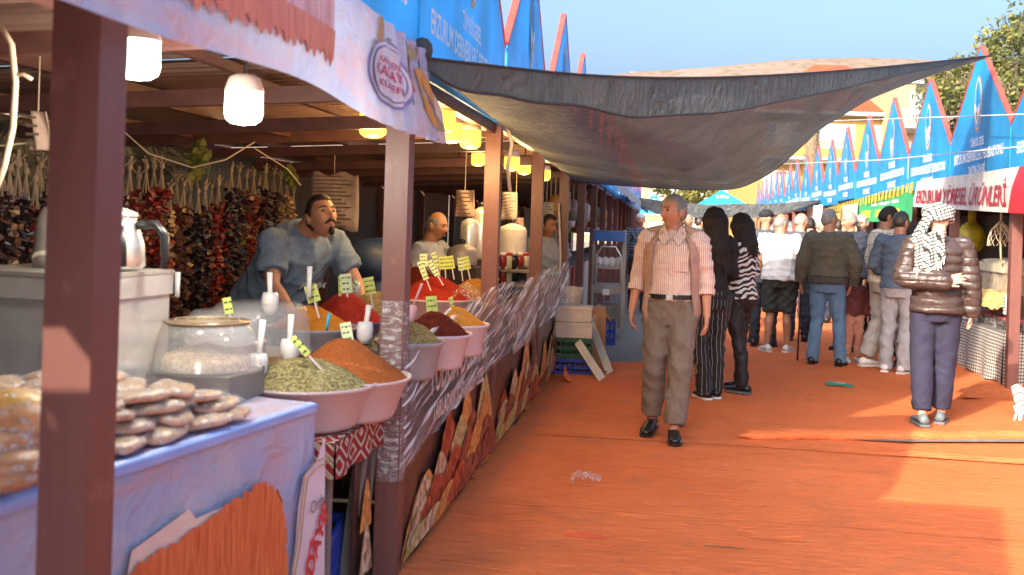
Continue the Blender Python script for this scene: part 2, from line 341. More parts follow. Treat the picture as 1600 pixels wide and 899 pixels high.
# ---------------------------------------------------------------- the stall: posts, beams, ribbed roof, blue gable
GB, GV, GP = 2.13, 2.62, 3.56
def gable_mb():
    m = MB(); m.prism([(.05, .006, GB), (.05, W-.006, GB), (.05, W-.006, GV), (.05, W/2, GP), (.05, .006, GV)], (.012, 0, 0)); return m
def rim_mb(s):
    a, b = Vector((0, .0 if s < 0 else W, GV)), Vector((0, W/2, GP)); d = (b-a).normalized(); n = Vector((0, -d.z, d.y)) if s < 0 else Vector((0, d.z, -d.y))
    o = n*.004; m = MB(); m.prism([a+o+Vector((.068, 0, 0)), b+o+Vector((.068, 0, 0)), b+o+n*.016+Vector((.068, 0, 0)), a+o+n*.016+Vector((.068, 0, 0))], (-.05, 0, 0)); return m
def ell(m, x, cy, cz, ry, rz, n=28): m.face([(x, cy+ry*math.cos(2*math.pi*i/n), cz+rz*math.sin(2*math.pi*i/n)) for i in range(n)])
def emblem_mb():
    m = MB(); cy, cz = W/2, 2.94
    m.m = 0; ell(m, .066, cy, cz, .150, .305); m.m = 1; ell(m, .069, cy, cz, .118, .268); m.m = 2; ell(m, .071, cy, cz, .110, .258)
    m.m = 1; x = .075; m.face([(x, cy-.105, cz+.02), (x, cy-.085, cz-.13), (x, cy, cz-.235), (x, cy+.085, cz-.13), (x, cy+.105, cz+.02), (x, cy+.045, cz-.02), (x, cy, cz-.06), (x, cy-.045, cz-.02)])
    m.m = 0; x = .079; m.face([(x, cy-.035, cz-.07), (x, cy-.03, cz-.15), (x, cy, cz-.18), (x, cy+.03, cz-.15), (x, cy+.035, cz-.07), (x, cy+.01, cz-.1), (x, cy, cz+.0), (x, cy-.01, cz-.1)])
    m.m = 3; m.face([(x, cy-.008, cz+.02), (x, cy+.008, cz+.02), (x, cy+.008, cz+.17), (x, cy, cz+.2), (x, cy-.008, cz+.17)])
    return m
def roof_mb(y0=-.03, y1=W+.06):
    def f(u, v):
        y = y0+(y1-y0)*v; x = .03-2.83*u; k = (y*9) % 1; return (x, y, 2.20 + .045*x + (.022 if k < .35 else 0.0) + (.045 if y > W-.001 else 0))
    m = MB(); m.shell(f, 3, int(round((y1-y0)*40)), .006); return m
def stall_proto():
    r = thing('market_stall', 'x', 'stall', (XL, Y0, 0), 0, 'market stalls with pointed blue gables')
    m = MB(); m.box((0, 0, 1.06), (.098, .098, 2.12)); part('post', m, POST, r)
    m = MB(); m.box((-2.7, 0, 1.0), (.09, .09, 2.0)); part('post', m, POST, r)
    for x, z in ((0, 2.125), (-1.35, 2.075), (-2.7, 2.02)):
        m = MB(); m.box((x, W/2, z), (.05, W-.104, .075)); part('beam', m, BROWN, r)
    for y in (0, W/2):
        m = MB(); m.bar((-.055, y, 2.055), (-2.64, y, 1.94), .05, .07); part('beam', m, BROWN, r)
    for x in (-.68, -2.02):
        m = MB(); m.box((x, W/2, 2.13+.045*x), (.035, W-.104, .04)); part('purlin', m, BROWN, r)
    m = MB(); m.bar((-.6, W/2, 2.04), (-.05, W/2, 1.80), .03); part('brace', m, BROWN, r) if False else None
    part('roof_sheet', roof_mb(), ROOF, r)
    g = part('gable_panel', gable_mb(), BLUE, r)
    part('gable_rim', rim_mb(-1), REDRIM, g); part('gable_rim', rim_mb(1), REDRIM, g)
    part('emblem', emblem_mb(), [TAN_PRINT, WHITE_PRINT, BLUE, NAVY_PRINT], g)
    rot = (R(90), 0, R(90)); BP = (.0645, W/2)
    letter('TÜM BÖLGESEL', .125, WHITE_PRINT, g, (*BP, 2.53), rot, bold=.004, squash=.62)
    letter('ERZURUM DERNEKLERİ FEDERASYONU', .15, WHITE_PRINT, g, (*BP, 2.385), rot, bold=.004, squash=.72)
    letter('TANITIM GÜNLERİ', .125, WHITE_PRINT, g, (*BP, 2.23), rot, bold=.004, squash=.62)
    m = MB(); m.box((-2.765, W/2, 1.0), (.02, W-.01, 2.0)); part('back_panel', m, PANEL, r)
    return r
ORD = ['nearest', 'second', 'third', 'fourth', 'fifth', 'sixth', 'seventh', 'eighth', 'ninth', 'tenth', 'eleventh', 'twelfth', 'thirteenth', 'fourteenth', 'fifteenth', 'sixteenth', 'seventeenth', 'eighteenth', 'nineteenth', 'twentieth', 'twenty-first', 'twenty-second']
S0 = stall_proto(); S0['label'] = 'brown-posted stall at left holding the kadayif table, under a blue gable, nearest camera'
stalls = {0: S0}
for k in range(-3, 18):
    if k == 0: continue
    lb = f'left-row stall with blue pointed gable, {ORD[k+1]} along the row from the camera' if k > 0 else f'left-row stall beside or behind the viewpoint, {["", "just before the kadayif stall", "two before the kadayif stall", "three before the kadayif stall"][-k]}'
    stalls[k] = dup(S0, (XL, Y0+k*W, 0), 0, lb)
rrow = {}
for k in range(-2, 16):
    y = 10.55 + W*(k+1)
    rrow[k] = dup(S0, (XR(y), y, 0), math.pi - math.atan(.02), f'right-row stall with sunlit blue gable, {ORD[k+2]} from the camera on that side')
for k, o in list(stalls.items())+[(-k-50, o) for k, o in rrow.items()]:   # the rows are not quite true
    if k == 0: continue
    q = random.Random(k); o.location.z = q.uniform(-.035, .02); o.rotation_euler.z += R(q.uniform(-.5, .5))
    for ch in o.children:
        if ch.name.startswith('gable_panel'): ch.rotation_euler.x = R(q.uniform(-.5, .5)); ch.location.x = q.uniform(0, .02)
for ch in stalls[-1].children:                              # unseen gable, lowered to shape the sun patch on the carpet
    if ch.name.startswith('gable_panel'): ch.scale.z = .75; ch.location.z = .5725
# hole added in an unseen roof sheet to drop a sun patch on the nearest post
for ch in list(stalls[-1].children):
    if ch.name.startswith('roof_sheet'): bpy.data.objects.remove(ch)
HX0, HX1, HY0, HY1 = -.96, -.72, .66, .88
def roof_piece(x0, x1, y0, y1):
    def f(u, v):
        y = y0+(y1-y0)*v; x = x0+(x1-x0)*u; return (x, y, 2.20 + .045*x + (.022 if (y*9) % 1 < .35 else 0.0))
    m = MB(); m.shell(f, 2, max(4, int((y1-y0)*40)), .006); return m
for a in ((.03, HX1, 0, W), (HX0, -2.80, 0, W), (HX1, HX0, 0, HY0), (HX1, HX0, HY1, W)): part('roof_sheet', roof_piece(*a), ROOF, stalls[-1])
# ---------------------------------------------------------------- shade nets
A0, B0 = PX(650, 92, -1.03), PX(899, 284, -1.03); C0 = PX(1547, 88, XR(11.7)-.15)
near_e = [A0]+[vplane(x, y, A0, C0) for x, y in ((730, 101), (800, 109), (880, 117), (960, 122), (1050, 124), (1150, 122), (1260, 116), (1370, 107), (1460, 98))]+[C0]
hem_e = [A0+Vector((0, .03, -.03))]+[vplane(x, y, A0, C0) for x, y in ((710, 134), (790, 154), (870, 163), (960, 178), (1040, 183), (1150, 172), (1260, 151), (1370, 126), (1460, 106))]+[C0]
far_e = [B0]+[vplane(x, y, B0, C0) for x, y in ((990, 291), (1080, 296), (1145, 295), (1182, 282), (1215, 262), (1255, 226), (1300, 184), (1360, 146), (1440, 114))]+[C0]
def net1(s, t):
    n_, f_ = curve(near_e, t), curve(far_e, t); p = n_.lerp(f_, s); p.z -= .22*math.sin(math.pi*s)*math.sin(math.pi*t)**.8
    p.z += (.030*math.sin(s*15+t*6) + .05*mnoise.noise(Vector((s*3.5, t*9, 0))))*math.sin(math.pi*t)*min(1, 5*s)*min(1, 5*(1-s)); return p
nt_ = thing('shade_net', 'large dark shade net slung across the aisle from left eave to right gable tip', 'shade net', tuple(A0), 0, 'dark shade nets over the aisle')
mb = MB(); mb.grid(lambda u, v: net1(v, u), 90, 40); part('net_sheet', mb, NET, nt_, True, True)
def flap(u, v):
    q = curve(near_e, u).lerp(curve(hem_e, u), v); q.y -= .02+.03*math.sin(u*26)*v*(1-u); q.z += .012*math.sin(u*40)*v*(1-u); return q
mb = MB(); mb.grid(flap, 90, 6); part('folded_edge', mb, NET, nt_, True, True)
DROPE = mat('dark_rope', (.03, .03, .03))
mb = MB(); mb.tube([net1(0, i/40)+Vector((0, -.03, .004)) for i in range(41)], .006, 5); part('edge_rope', mb, DROPE, nt_, True, True)
mb = MB(); mb.tube([flap(i/60, 1.0)+Vector((0, -.004, 0)) for i in range(61)], .008, 5); part('hem', mb, DROPE, nt_, True, True)
mb = MB(); mb.tube([curve(far_e, i/40) for i in range(41)], .009, 5); part('hem', mb, DROPE, nt_, True, True)
A1, C1 = PX(970, 304, -1.03), PX(1284, 313, XR(25)-.05)
def net2(u, v):
    p = A1.lerp(C1, u); p.y += 4.5*v; p.z -= (.16+.22*v)*4*u*(1-u)*(1.15-.3*u); p.z -= .05*v; p.z += .04*mnoise.noise(Vector((u*6, v*3, 2))); return p
n2 = thing('shade_net', 'second dark shade net farther down the aisle, below the yellow house', 'shade net', tuple(A1), 0, 'dark shade nets over the aisle')
mb = MB(); mb.grid(net2, 40, 10); part('net_sheet', mb, NET, n2, True, True)
mb = MB(); mb.grid(lambda u, v: net2(u, 0)+Vector((0, .05*v, -.32*v*min(1, 6*u, 3*(1-u)+.15))), 40, 3); part('folded_edge', mb, NET, n2, True, True)
WIRE = mat('white_wire', (.7, .7, .68), .5)
for lb, pts in (('thin white wire crossing the gables above the emblems', [(1150, 196, 3.2), (1330, 188, 3.3), (1620, 178, 3.1)]), ('thin white wire slanting across the gable lettering on the right', [(1190, 258, 3.2), (1380, 250, 3.0), (1620, 227, 2.9)])):
    q = [PX(x, y, X) for x, y, X in pts]; mb = MB(); mb.tube(q, .006, 5); solo('wire', mb, WIRE, lb, 'wire')
# ---------------------------------------------------------------- houses behind
YEL = mat('yellow_plaster', (.33, .215, .062), .85, var=.08); CREAM = mat('cream_plaster', (.33, .24, .135), .85, var=.08); TILE = mat('red_roof_tile', (.36, .06, .016), .7, var=.25, scale=.8)
WFR = mat('white_window_frame', (.52, .50, .46), .5); GLS = mat('window_glass', (.22, .25, .27), .1, var=.4, scale=.4); CURT = mat('curtain', (.55, .52, .46), .8)
def house(name, label, px0, px1, d, floors, ztop, wall, wins, roof=True, yaw=0.0, balc=True, deep=9.0):
    a, b = P(px0, 300, d), P(px1, 300, d); c = (a+b)/2; wd = (b-a).length
    r = thing(name, label, 'house', (c.x, c.y, 0), math.atan2((b-a).y, (b-a).x)+yaw)
    m = MB(); m.box((0, deep/2, ztop/2), (wd, deep, ztop)); part('wall', m, wall, r)
    fh = 2.9
    for i in range(floors):
        z = ztop-1.45-i*fh
        m = MB(); m.box((0, -.06, z+1.3), (wd+.1, .14, .16)); part('cornice', m, WFR, r)
        for x, w_, h_ in wins:
            fx = part('window', (lambda m: m.box((x*wd, -.035, z), (w_, .05, h_)))(MB()), WFR, r)
            m = MB(); n = max(1, round(w_/.75))
            for j in range(n):
                for kk, (zz, hh) in enumerate(((-.22*h_, h_*.5), (.28*h_, h_*.34))): m.m = (j+i) % 2; m.box((x*wd + (j-(n-1)/2)*w_/n, -.066, z+zz), (w_/n-.1, .012, hh))
            part('pane', m, [GLS, CURT], fx)
        if balc:
            p = part('balcony', (lambda m: m.box((-wd*.08, -.75, z-1.45), (wd*.84, 1.3, .14)))(MB()), WFR, r)
            m = MB()
            for j in range(int(wd*.84/.16)): m.box((-wd*.5+.1+j*.16, -1.36, z-.95), (.03, .03, .86))
            m.box((-wd*.08, -1.36, z-.5), (wd*.84, .06, .06)); part('railing', m, YEL if wall is YEL else WFR, p)
    if roof:
        o = .7; zt = ztop; h = 2.1; m = MB()
        m.add([(-wd/2-o, -o, zt), (wd/2+o, -o, zt), (wd/2+o, deep+o, zt), (-wd/2-o, deep+o, zt), (-wd*.18, deep/2, zt+h), (wd*.18, deep/2, zt+h)],
              [(0, 1, 5, 4), (1, 2, 5), (2, 3, 4, 5), (3, 0, 4), (3, 2, 1, 0)])
        part('roof', m, TILE, r); m = MB(); m.box((0, -o+.02, zt-.1), (wd+2*o-.05, .06, .2)); part('eaves_board', m, WFR, r)
    return r
house('house', 'yellow plastered house with red tiled roof and white windows behind the right stalls', 1188, 1412, 62, 3, 8.75, YEL, [(-.36, 2.2, 1.5), (.0, 2.6, 1.5), (.36, 2.2, 1.5)])
r = house('house', 'taller cream house with small red roof just behind the yellow house', 1248, 1392, 74, 1, 12.2, CREAM, [(.25, 1.2, 1.2)], balc=False)
r = house('house', 'cream tower-like house edge with stacked dark balconies beside the yellow house', 1392, 1436, 60, 4, 10.6, CREAM, [(.30, .7, 1.4)], roof=False)
for i in range(3):
    z = 9.6-i*2.6; m = MB(); m.box((.9, -.7, z-1.2), (1.3, 1.5, .14)); m.box((1.5, -.7, z-.5), (.05, 1.5, .05)); m.box((.9, -1.43, z-.5), (1.3, .05, .05))
    for j in range(7): m.box((.33+j*.19, -1.43, z-.8), (.03, .03, .75))
    m.box((.9, -.05, z), (.9, .03, 1.9)); part('balcony', m, [mat('dark_metal', (.05, .05, .05), .4)], r)
house('apartment_building', 'long pale apartment block at the far end of the aisle under the nets', 905, 1180, 88, 2, 5.6, CREAM, [(x, 1.3, 1.3) for x in (-.42, -.3, -.18, -.06, .06, .18, .3, .42)], roof=False, balc=False)
for i, (x0, x1, zt, dd) in enumerate(((985, 1042, 130, 690), (1062, 1090, 126, 700), (1150, 1178, 131, 695))):
    a, b = P(x0, 119, dd), P(x1, 119, dd); c = (a+b)/2; zt = a.z; r = thing('hilltop_building', ['long pale hilltop building seen over the net, leftmost', 'small pale hilltop building right of the long one', 'rightmost small pale building on the hill ridge'][i], 'building', (c.x, c.y, zt-14), 0, 'pale buildings on the hill')
    wd = (b-a).length; m = MB(); m.box((0, 0, 8), (wd, 14, 16)); part('wall', m, mat('pale_wall', (.30, .25, .20), .9), r)
    m = MB(); n = max(3, int(wd/4))
    for j in range(n): m.box((-wd/2+(j+.5)*wd/n, -7.05, 13), (wd/n*.55, .1, 1.6))
    part('window', m, GLS, r)
# ---------------------------------------------------------------- trees
BARK = mat('bark', (.13, .095, .065), .9, bump=.5, bscale=20)
LEAF = [mat('leaf_olive', (.10, .115, .03), .6, var=.3, scale=1.5, transl=.35), mat('leaf_gold', (.21, .19, .045), .6, var=.3, scale=1.5, transl=.35), mat('leaf_dark', (.06, .075, .022), .6, var=.3, scale=1.5, transl=.3)]
def leaves(m, c, rad, n, s, sq=1.0):
    for i in range(n):
        d = rng.normal(size=3); d /= np.linalg.norm(d); q = Vector(c)+Vector((d[0], d[1], d[2]*sq))*rad*(rng.random()**.45)
        a = Vector(rng.normal(size=3)).normalized(); b = a.orthogonal().normalized(); k = s*(.6+.8*rng.random()); m.m = int(rng.choice([0, 0, 1, 1, 2]))
        m.face([q-a*k, q+b*k*.5, q+a*k, q-b*k*.5])
def tree(label, base, height, spread, n, s, seed, trunk_r=.16, name='leafy_tree', crown0=.35):
    rs = random.Random(seed); r = thing(name, label, 'tree', tuple(base)); m = MB(); B = Vector((0, 0, 0)); top = Vector((.1*spread, 0, height*.62))
    m.tube([B, top*.5+Vector((.08, .05, 0)), top], [trunk_r, trunk_r*.7, trunk_r*.4], 9); cr = MB(); bl = []
    for i in range(17):
        a = i*2.4; t = rs.uniform(.3, 1); st = top*t; h = rs.uniform(crown0, 1)*height; rr = spread*rs.uniform(.35, 1)*math.sin(math.pi*min(.97, max(.12, (h/height-crown0)/(1.08-crown0))))**.6
        e = Vector((math.cos(a)*rr, math.sin(a)*rr, h)); m.tube([st, st.lerp(e, .5)+Vector((0, 0, .12*height*.3)), e], [trunk_r*.35, trunk_r*.2, .015], 6)
        for j in range(3): bl.append((e+Vector([rs.uniform(-.35, .35)*spread*.8 for _ in range(3)]), spread*rs.uniform(.2, .38)))
    for c, rad in bl: leaves(cr, c, rad, n//len(bl), s, .8)
    part('trunk', m, BARK, r, True); o = part('crown', cr, LEAF, r); return r
q = P(1565, 300, 24); tree('tall loose olive-green tree rising behind the right-hand gables', (q.x, q.y, 0), 6.6, 1.75, 9000, .075, 3, crown0=.42)
q = P(1655, 300, 26); tree('second olive-green tree at the right frame edge behind the gables', (q.x, q.y, 0), 7.0, 1.9, 6000, .08, 5, crown0=.42)
q = P(1062, 300, 70); tree('round green tree at the far end of the aisle left of the umbrella tent', (q.x, q.y, 0), 5.2, 1.9, 1500, .16, 8)
q = P(1100, 300, 72); tree('far green tree next to the blue pointed tent', (q.x, q.y, 0), 4.8, 1.6, 1200, .16, 9)
# palm with a scaly trunk in front of the yellow house
q = P(1266, 300, 46); r = thing('palm_tree', 'palm with rough scaly trunk standing before the yellow house', 'palm', (q.x, q.y, 0)); m = MB()
m.tube([(0, 0, 0), (.04, 0, 3.5), (0, 0, 7.4)], [.30, .27, .28], 12); sc = MB()
for i in range(260):
    z = .3+7.0*i/260; a = i*2.39996; d = Vector((math.cos(a), math.sin(a), 0)); t = Vector((-d.y, d.x, 0)); p = d*.27+Vector((0, 0, z)); sc.add([p-t*.09, p+t*.09, p+d*.11+Vector((0, 0, .16))+t*.05, p+d*.11+Vector((0, 0, .16))-t*.05], [(0, 1, 2, 3)])
part('trunk', m, BARK, r, True); part('leaf_stubs', sc, mat('palm_stub', (.30, .22, .12), .9), r, stuff=True)
cr = MB()
for i in range(26):
    a = i*2.4; el = .2+1.2*((i*7) % 26)/26; L = 1.25; pts = [Vector((math.cos(a)*L*t*math.cos(el), math.sin(a)*L*t*math.cos(el), 7.4+L*t*math.sin(el)-.9*t*t*L*.5)) for t in (0, .25, .5, .75, 1)]
    for j in range(4):
        for k in range(5):
            c = pts[j].lerp(pts[j+1], k/5); d = (pts[j+1]-pts[j]).normalized(); s = d.cross(Vector((0, 0, 1))).normalized()
            for e in (-1, 1): cr.m = (i+k) % 2; cr.face([c, c+d*.04, c+s*e*.28+d*.2-Vector((0, 0, .06))])
part('crown', cr, [mat('palm_leaf', (.14, .17, .03), .5), mat('palm_leaf_pale', (.22, .24, .05), .5)], r)
# far blue peaked tents
for i, (x, y, bw, d) in enumerate(((1128, 297, 45, 44), (1022, 304, 26, 52))):
    top = P(x, y, d); hw = bw*d/1600; zb = top.z-.78; r = thing('peaked_tent', ['turquoise peaked tent with printed crest at the far end of the aisle', 'small turquoise tent tip left of the large peaked tent'][i], 'tent', (top.x, top.y, 0), 0, 'turquoise tents far down the aisle'); m = MB()
    m.add([(-hw, -hw, zb), (hw, -hw, zb), (hw, hw, zb), (-hw, hw, zb), (0, 0, top.z)], [(0, 1, 4), (1, 2, 4), (2, 3, 4), (3, 0, 4)]); m.box((0, -hw, zb-.12), (2*hw, .02, .22)); part('roof', m, mat('turquoise_canvas', (.03, .36, .58), .5, transl=.3), r)
    for sx in (-1, 1):
        for sy in (-1, 1): m = MB(); m.box((sx*hw*.96, sy*hw*.96, zb/2), (.06, .06, zb)); part('leg', m, DULL, r)
    m = MB(); n = Vector((0, -.78, hw)).normalized(); c = Vector((0, -hw*.55, zb+.35))
    for dx, w_, h_ in ((-.2, .1, .3), (0, .14, .38), (.2, .1, .3)): m.face([c+Vector((dx-w_/2, -.02, -h_/2)), c+Vector((dx+w_/2, -.02, -h_/2)), c+Vector((dx+w_/2, .25*h_+.08, h_/2)), c+Vector((dx-w_/2, .25*h_+.08, h_/2))])
    part('crest', m, WHITE_PRINT, r)
# ---------------------------------------------------------------- lamps
def lamp(x, y, wpx, X, white, label):
    p = PX(x, y, X); d = (p-EYE).dot(FWD); r0 = wpx*d/3200
    r = thing('hanging_lamp', label, 'lamp', tuple(p), 0, 'lamps hung under the left stall eaves'); h = r0*1.7
    m = MB(); m.lathe([(r0*.97, h*.5), (r0, -h*.2), (r0*.9, -h*.38), (r0*.6, -h*.5), (0, -h*.55)], n=20); part('bulb', m, EMW if white else EMY, r, True)
    m = MB(); m.lathe([(0, h*1.05), (r0*.5, h*1.0), (r0*.8, h*.9), (r0*1.02, h*.5), (r0*.96, h*.48)], n=20); part('housing', m, LAMPB, r, True)
    m = MB(); m.tube([(0, 0, h), (0.01, 0, (2.17-p.z+h)/2), (0, 0, max(h*1.1, 2.17-p.z))], .006, 5); part('cord', m, BLACKP, r)
    l = bpy.data.lights.new('bulb_light', 'POINT'); l.energy = 6.5 if white else 3.8; l.color = (1, .93, .80) if white else (1, .62, .25); l.shadow_soft_size = .07
    o = bpy.data.objects.new('bulb_light', l); C.objects.link(o); o.parent = r; o.location = (0, 0, -h*.55-.09)
for a in ((215, 93, 70, -1.5, 1, 'large white-lit lamp beside the nearest post'), (381, 168, 60, -1.4, 1, 'white-lit lamp hanging under the printed fascia banner'), (583, 196, 44, -1.75, 0, 'yellow lamp half hidden behind the lower edge of the fascia banner'),
          (690, 188, 44, -1.16, 0, 'large yellow lamp just right of the fascia banner end'), (704, 208, 36, -1.24, 0, 'yellow lamp tucked behind the large one at the fascia banner end'), (735, 218, 34, -1.16, 0, 'yellow lamp left of the third post top'),
          (747, 250, 22, -1.5, 0, 'small low yellow lamp behind the third post'), (800, 256, 25, -1.17, 0, 'yellow lamp between third and fourth posts'), (819, 264, 21, -1.25, 0, 'yellow lamp touching the fourth post on its left'), (851, 274, 19, -1.16, 0, 'farthest yellow lamp between fourth and fifth posts')): lamp(*a)
# ---------------------------------------------------------------- printed fascia banner over the first stall
def fx_ban(t):
    n = t.noise(2.2, 4, None, .55, 1.0); k = t.noise(3.5, 3, t.co((1, .6, 2)), .5, .8)
    c = t.mix(t.ramp(n, .3, .7), (.42, .50, .80), (.66, .66, .78)); c = t.mix(t.m('MULTIPLY', t.ramp(k, .5, .68), .7), c, (.74, .46, .50)); t.col(c); t.bump(t.noise(7, 4, None, .6, 1), .7, .035)
BAN = mat('lilac_banner_vinyl', rough=.36, var=0, fn=fx_ban, transl=.25)
def fx_fib(t):
    n = t.noise(1, 5, t.co((30, 70, 7)), .7, .4); t.col(t.mix(t.ramp(n, .3, .7), (.50, .075, .02), (.80, .24, .09))); t.bump(n, .2)
FIB = mat('kadayif_print', rough=.4, var=0, fn=fx_fib)
def fx_fib2(t):
    n = t.noise(1, 5, t.co((30, 34, 3)), .7, .4); t.col(t.mix(t.ramp(n, .3, .7), (.48, .10, .08), (.78, .50, .50)))
FIB2 = mat('pale_kadayif_print', rough=.4, var=0, fn=fx_fib2)
MAGENTA = mat('magenta_print', (.52, .03, .16), .45); REDP = mat('red_print', (.60, .03, .04), .45); GREYP = mat('grey_print', (.12, .11, .12), .5); GOLD = mat('gold_print', (.45, .30, .12), .45); CREAMP = mat('cream_print', (.78, .60, .50), .45, var=.1)
def fas(u, v, o=0.0):                                       # u along the row, v from the top down
    y = -1.2 + (5.26 + .42*v*sm(.8, 1, u))*u; e = sm(.82, 1, u)
    z = 2.185 - .335*v + .012*math.sin(y*3) * v - .02*e*v; x = -.985 + o + .012*math.sin(y*2.6+v*2) + .02*v*math.sin(y*5+1)*.5 + e*.022*math.sin(y*38 - v*9)
    return (x, y, z)
r = thing('fascia_banner', 'pale printed kadayif banner hung along the nearest stall eave', 'banner', fas(.5, 0)); mb = MB(); mb.grid(fas, 220, 8); part('cloth', mb, BAN, r, True, True)
def yu(y): return (y+1.2)/5.26
u0, u1 = yu(PX(60, 60, -.98).y), yu(PX(514, 60, -.98).y)
mb = MB(); mb.grid(lambda u, v: fas(u0+(u1-u0)*u, .0+v*(.72+.025*math.sin(u*160)+.03*math.sin(u*47)), .006), 240, 6); o = part('strand_print', mb, FIB2, r, True, True)
mb = MB(); mb.grid(lambda u, v: fas(u0+(u1-u0)*(.12+.885*u), .45+v*(.28+.03*math.sin(u*150)+.03*math.sin(u*47)), .009), 240, 4); part('strand_print', mb, FIB, r, True, True)
uc = yu(PX(602, 115, -.98).y)
def oval(m, a, b, o, n=32): m.grid(lambda q, w_: fas(uc+a*w_*math.cos(2*math.pi*q), .50+b*w_*math.sin(2*math.pi*q), o), n, 6)
mb = MB(); oval(mb, .043, .32, .008); mb.m = 1; oval(mb, .0392, .29, .010); mb.m = 0; oval(mb, .0355, .26, .012); mb.m = 1; oval(mb, .0332, .243, .014); part('logo', mb, [mat('logo_blue', (.22, .24, .55), .45), mat('logo_pale', (.66, .68, .80), .45)], r, True, True)
for st, v0, v1, hw_ in (('KARADENİZ', .35, .43, .022), ('KADAYIF', .45, .55, .027), ('KÜNEFE', .57, .65, .020)): map_text(st, MAGENTA, r, fas, uc-hw_, uc+hw_, v0, v1, .018, bold=.01)
mb = MB()
for i in range(26):
    u = .845+.15*rng.random(); v0 = rng.random()*.7; mb.m = int(rng.integers(0, 3)); du = .004+.005*rng.random(); mb.grid(lambda a, b: fas(u+du*a, v0+(.15+.3*(i % 3)/2)*b*.9, .008), 2, 5)
part('fruit_print', mb, [mat('fruit_print_a', (.50, .28, .08), .4), mat('fruit_print_b', (.42, .12, .06), .4), mat('fruit_print_c', (.30, .32, .22), .4)], r, True, True)
# ---------------------------------------------------------------- kadayif table with printed cover
TA, TB = Vector((-1.15, 3.35, 0)), Vector((-1.53, 1.2, 0)); TD = (TB-TA).normalized(); TN = Vector((-TD.y, TD.x, 0)); TN = TN if TN.x > 0 else -TN; TL = 4.2; TOPZ = .865
def FT(x, y, o=0.0):
    r_ = ray(x, y); t = (TA-EYE).dot(TN)/r_.dot(TN); return EYE + r_*t + TN*o
r = thing('covered_table', 'table under a glossy lilac cover printed with an orange kadayif heap', 'table', (TA.x, TA.y, 0)); mb = MB()
def cov(u, v):
    q = TA + TD*(TL*u); w_ = .012*math.sin(u*34+v*3)*v + .02*v*math.sin(u*13)
    return q + TN*(w_*.6 - .01) + Vector((0, 0, TOPZ*(1-v)+.012*v))
mb.grid(cov, 90, 16)
mb.grid(lambda u, v: TA + TD*(TL*u) - TN*(.01+1.0*v) + Vector((0, 0, TOPZ+.006*mnoise.noise(Vector((u*20, v*6, 0))) - .0*v)), 60, 12)
mb.grid(lambda u, v: TA - TN*(.01+1.0*u) + TD*(.0) + Vector((0, .012*math.sin(u*26)*v, TOPZ*(1-v)+.012*v)), 24, 10)
part('cover', mb, BAN, r, True, True)
mb = MB(); mb.grid(lambda u, v: TA + TD*(TL*u+.01) + TN*(.0+.004-.03*(v < .34)) + Vector((0, 0, TOPZ+.004-.05*max(0, v-.4))), 60, 6); part('folded_hem', mb, mat('blue_cover_hem', (.30, .42, .78), .4, var=.15), r, True, True)
mnd = [(150, 940), (205, 880), (262, 848), (318, 812), (360, 778), (392, 758), (408, 755), (424, 764), (434, 790), (438, 830), (440, 880), (438, 960)]
mr = random.Random(4); mj = []
for (xa, ya), (xb, yb) in zip(mnd, mnd[1:]):
    for q in range(9): t = q/9; mj.append((xa+(xb-xa)*t+mr.uniform(-2.5, 2.5), ya+(yb-ya)*t+mr.uniform(-6, 4)))
mb = MB(); mb.face([FT(x, y, .020) for x, y in mj[::-1]]); part('kadayif_heap_print', mb, FIB, r, False, True)
mb = MB(); mb.face([FT(x, y, .012) for x, y in [(180, 960), (200, 860), (290, 795), (300, 810), (345, 790), (240, 960)]]); part('plate_print', mb, CREAMP, r, False, True)
mb = MB(); mb.face([FT(x, y, .010) for x, y in [(504, 680), (503, 960), (448, 960), (455, 880), (462, 790), (470, 745), (490, 722)]]); part('label_print', mb, mat('label_pale_print', (.70, .60, .66), .45, var=.08), r, False, True)
for off in (0, 9):
    mb = MB(); pl = [(505, 712+off), (482+off*.4, 722+off), (467+off*.5, 742+off*.7), (462+off*.5, 790), (455+off*.6, 850), (446+off*.6, 900), (440+off, 960)]
    for a_, b_ in zip(pl, pl[1:]): mb.bar(FT(*a_, .021), FT(*b_, .021), .004, .002)
    part('border_print', mb, GOLD, r, False, True)
er = Matrix((-TD, Vector((0, 0, 1)), TN)).transposed()
def tl(s, size, m, x, y, ang, o=.019, **k):
    l = letter(s, size, m, r, WM[r.name].inverted() @ FT(x, y, o), (0, 0, 0), **k); l.rotation_euler = (er @ Matrix.Rotation(ang, 3, 'Z')).to_euler(); return l
tl('Orhan', .062, GREYP, 494, 783, R(8), squash=.9); tl('KADAYIF', .085, REDP, 482, 872, R(62), bold=.003, shear=.3)
mb = MB(); pl = [(494, 820), (476, 845), (468, 900), (464, 960)]
for a_, b_ in zip(pl, pl[1:]): mb.bar(FT(*a_, .024), FT(*b_, .024), .007, .002)
part('swash_print', mb, REDP, r, False, True)
for x, y in ((-1.25, 3.2), (-2.1, 3.2), (-1.6, 1.4)):
    m = MB(); m.box((x, y, .42), (.05, .05, .83)); part('leg', m, DULL, r, False, True)
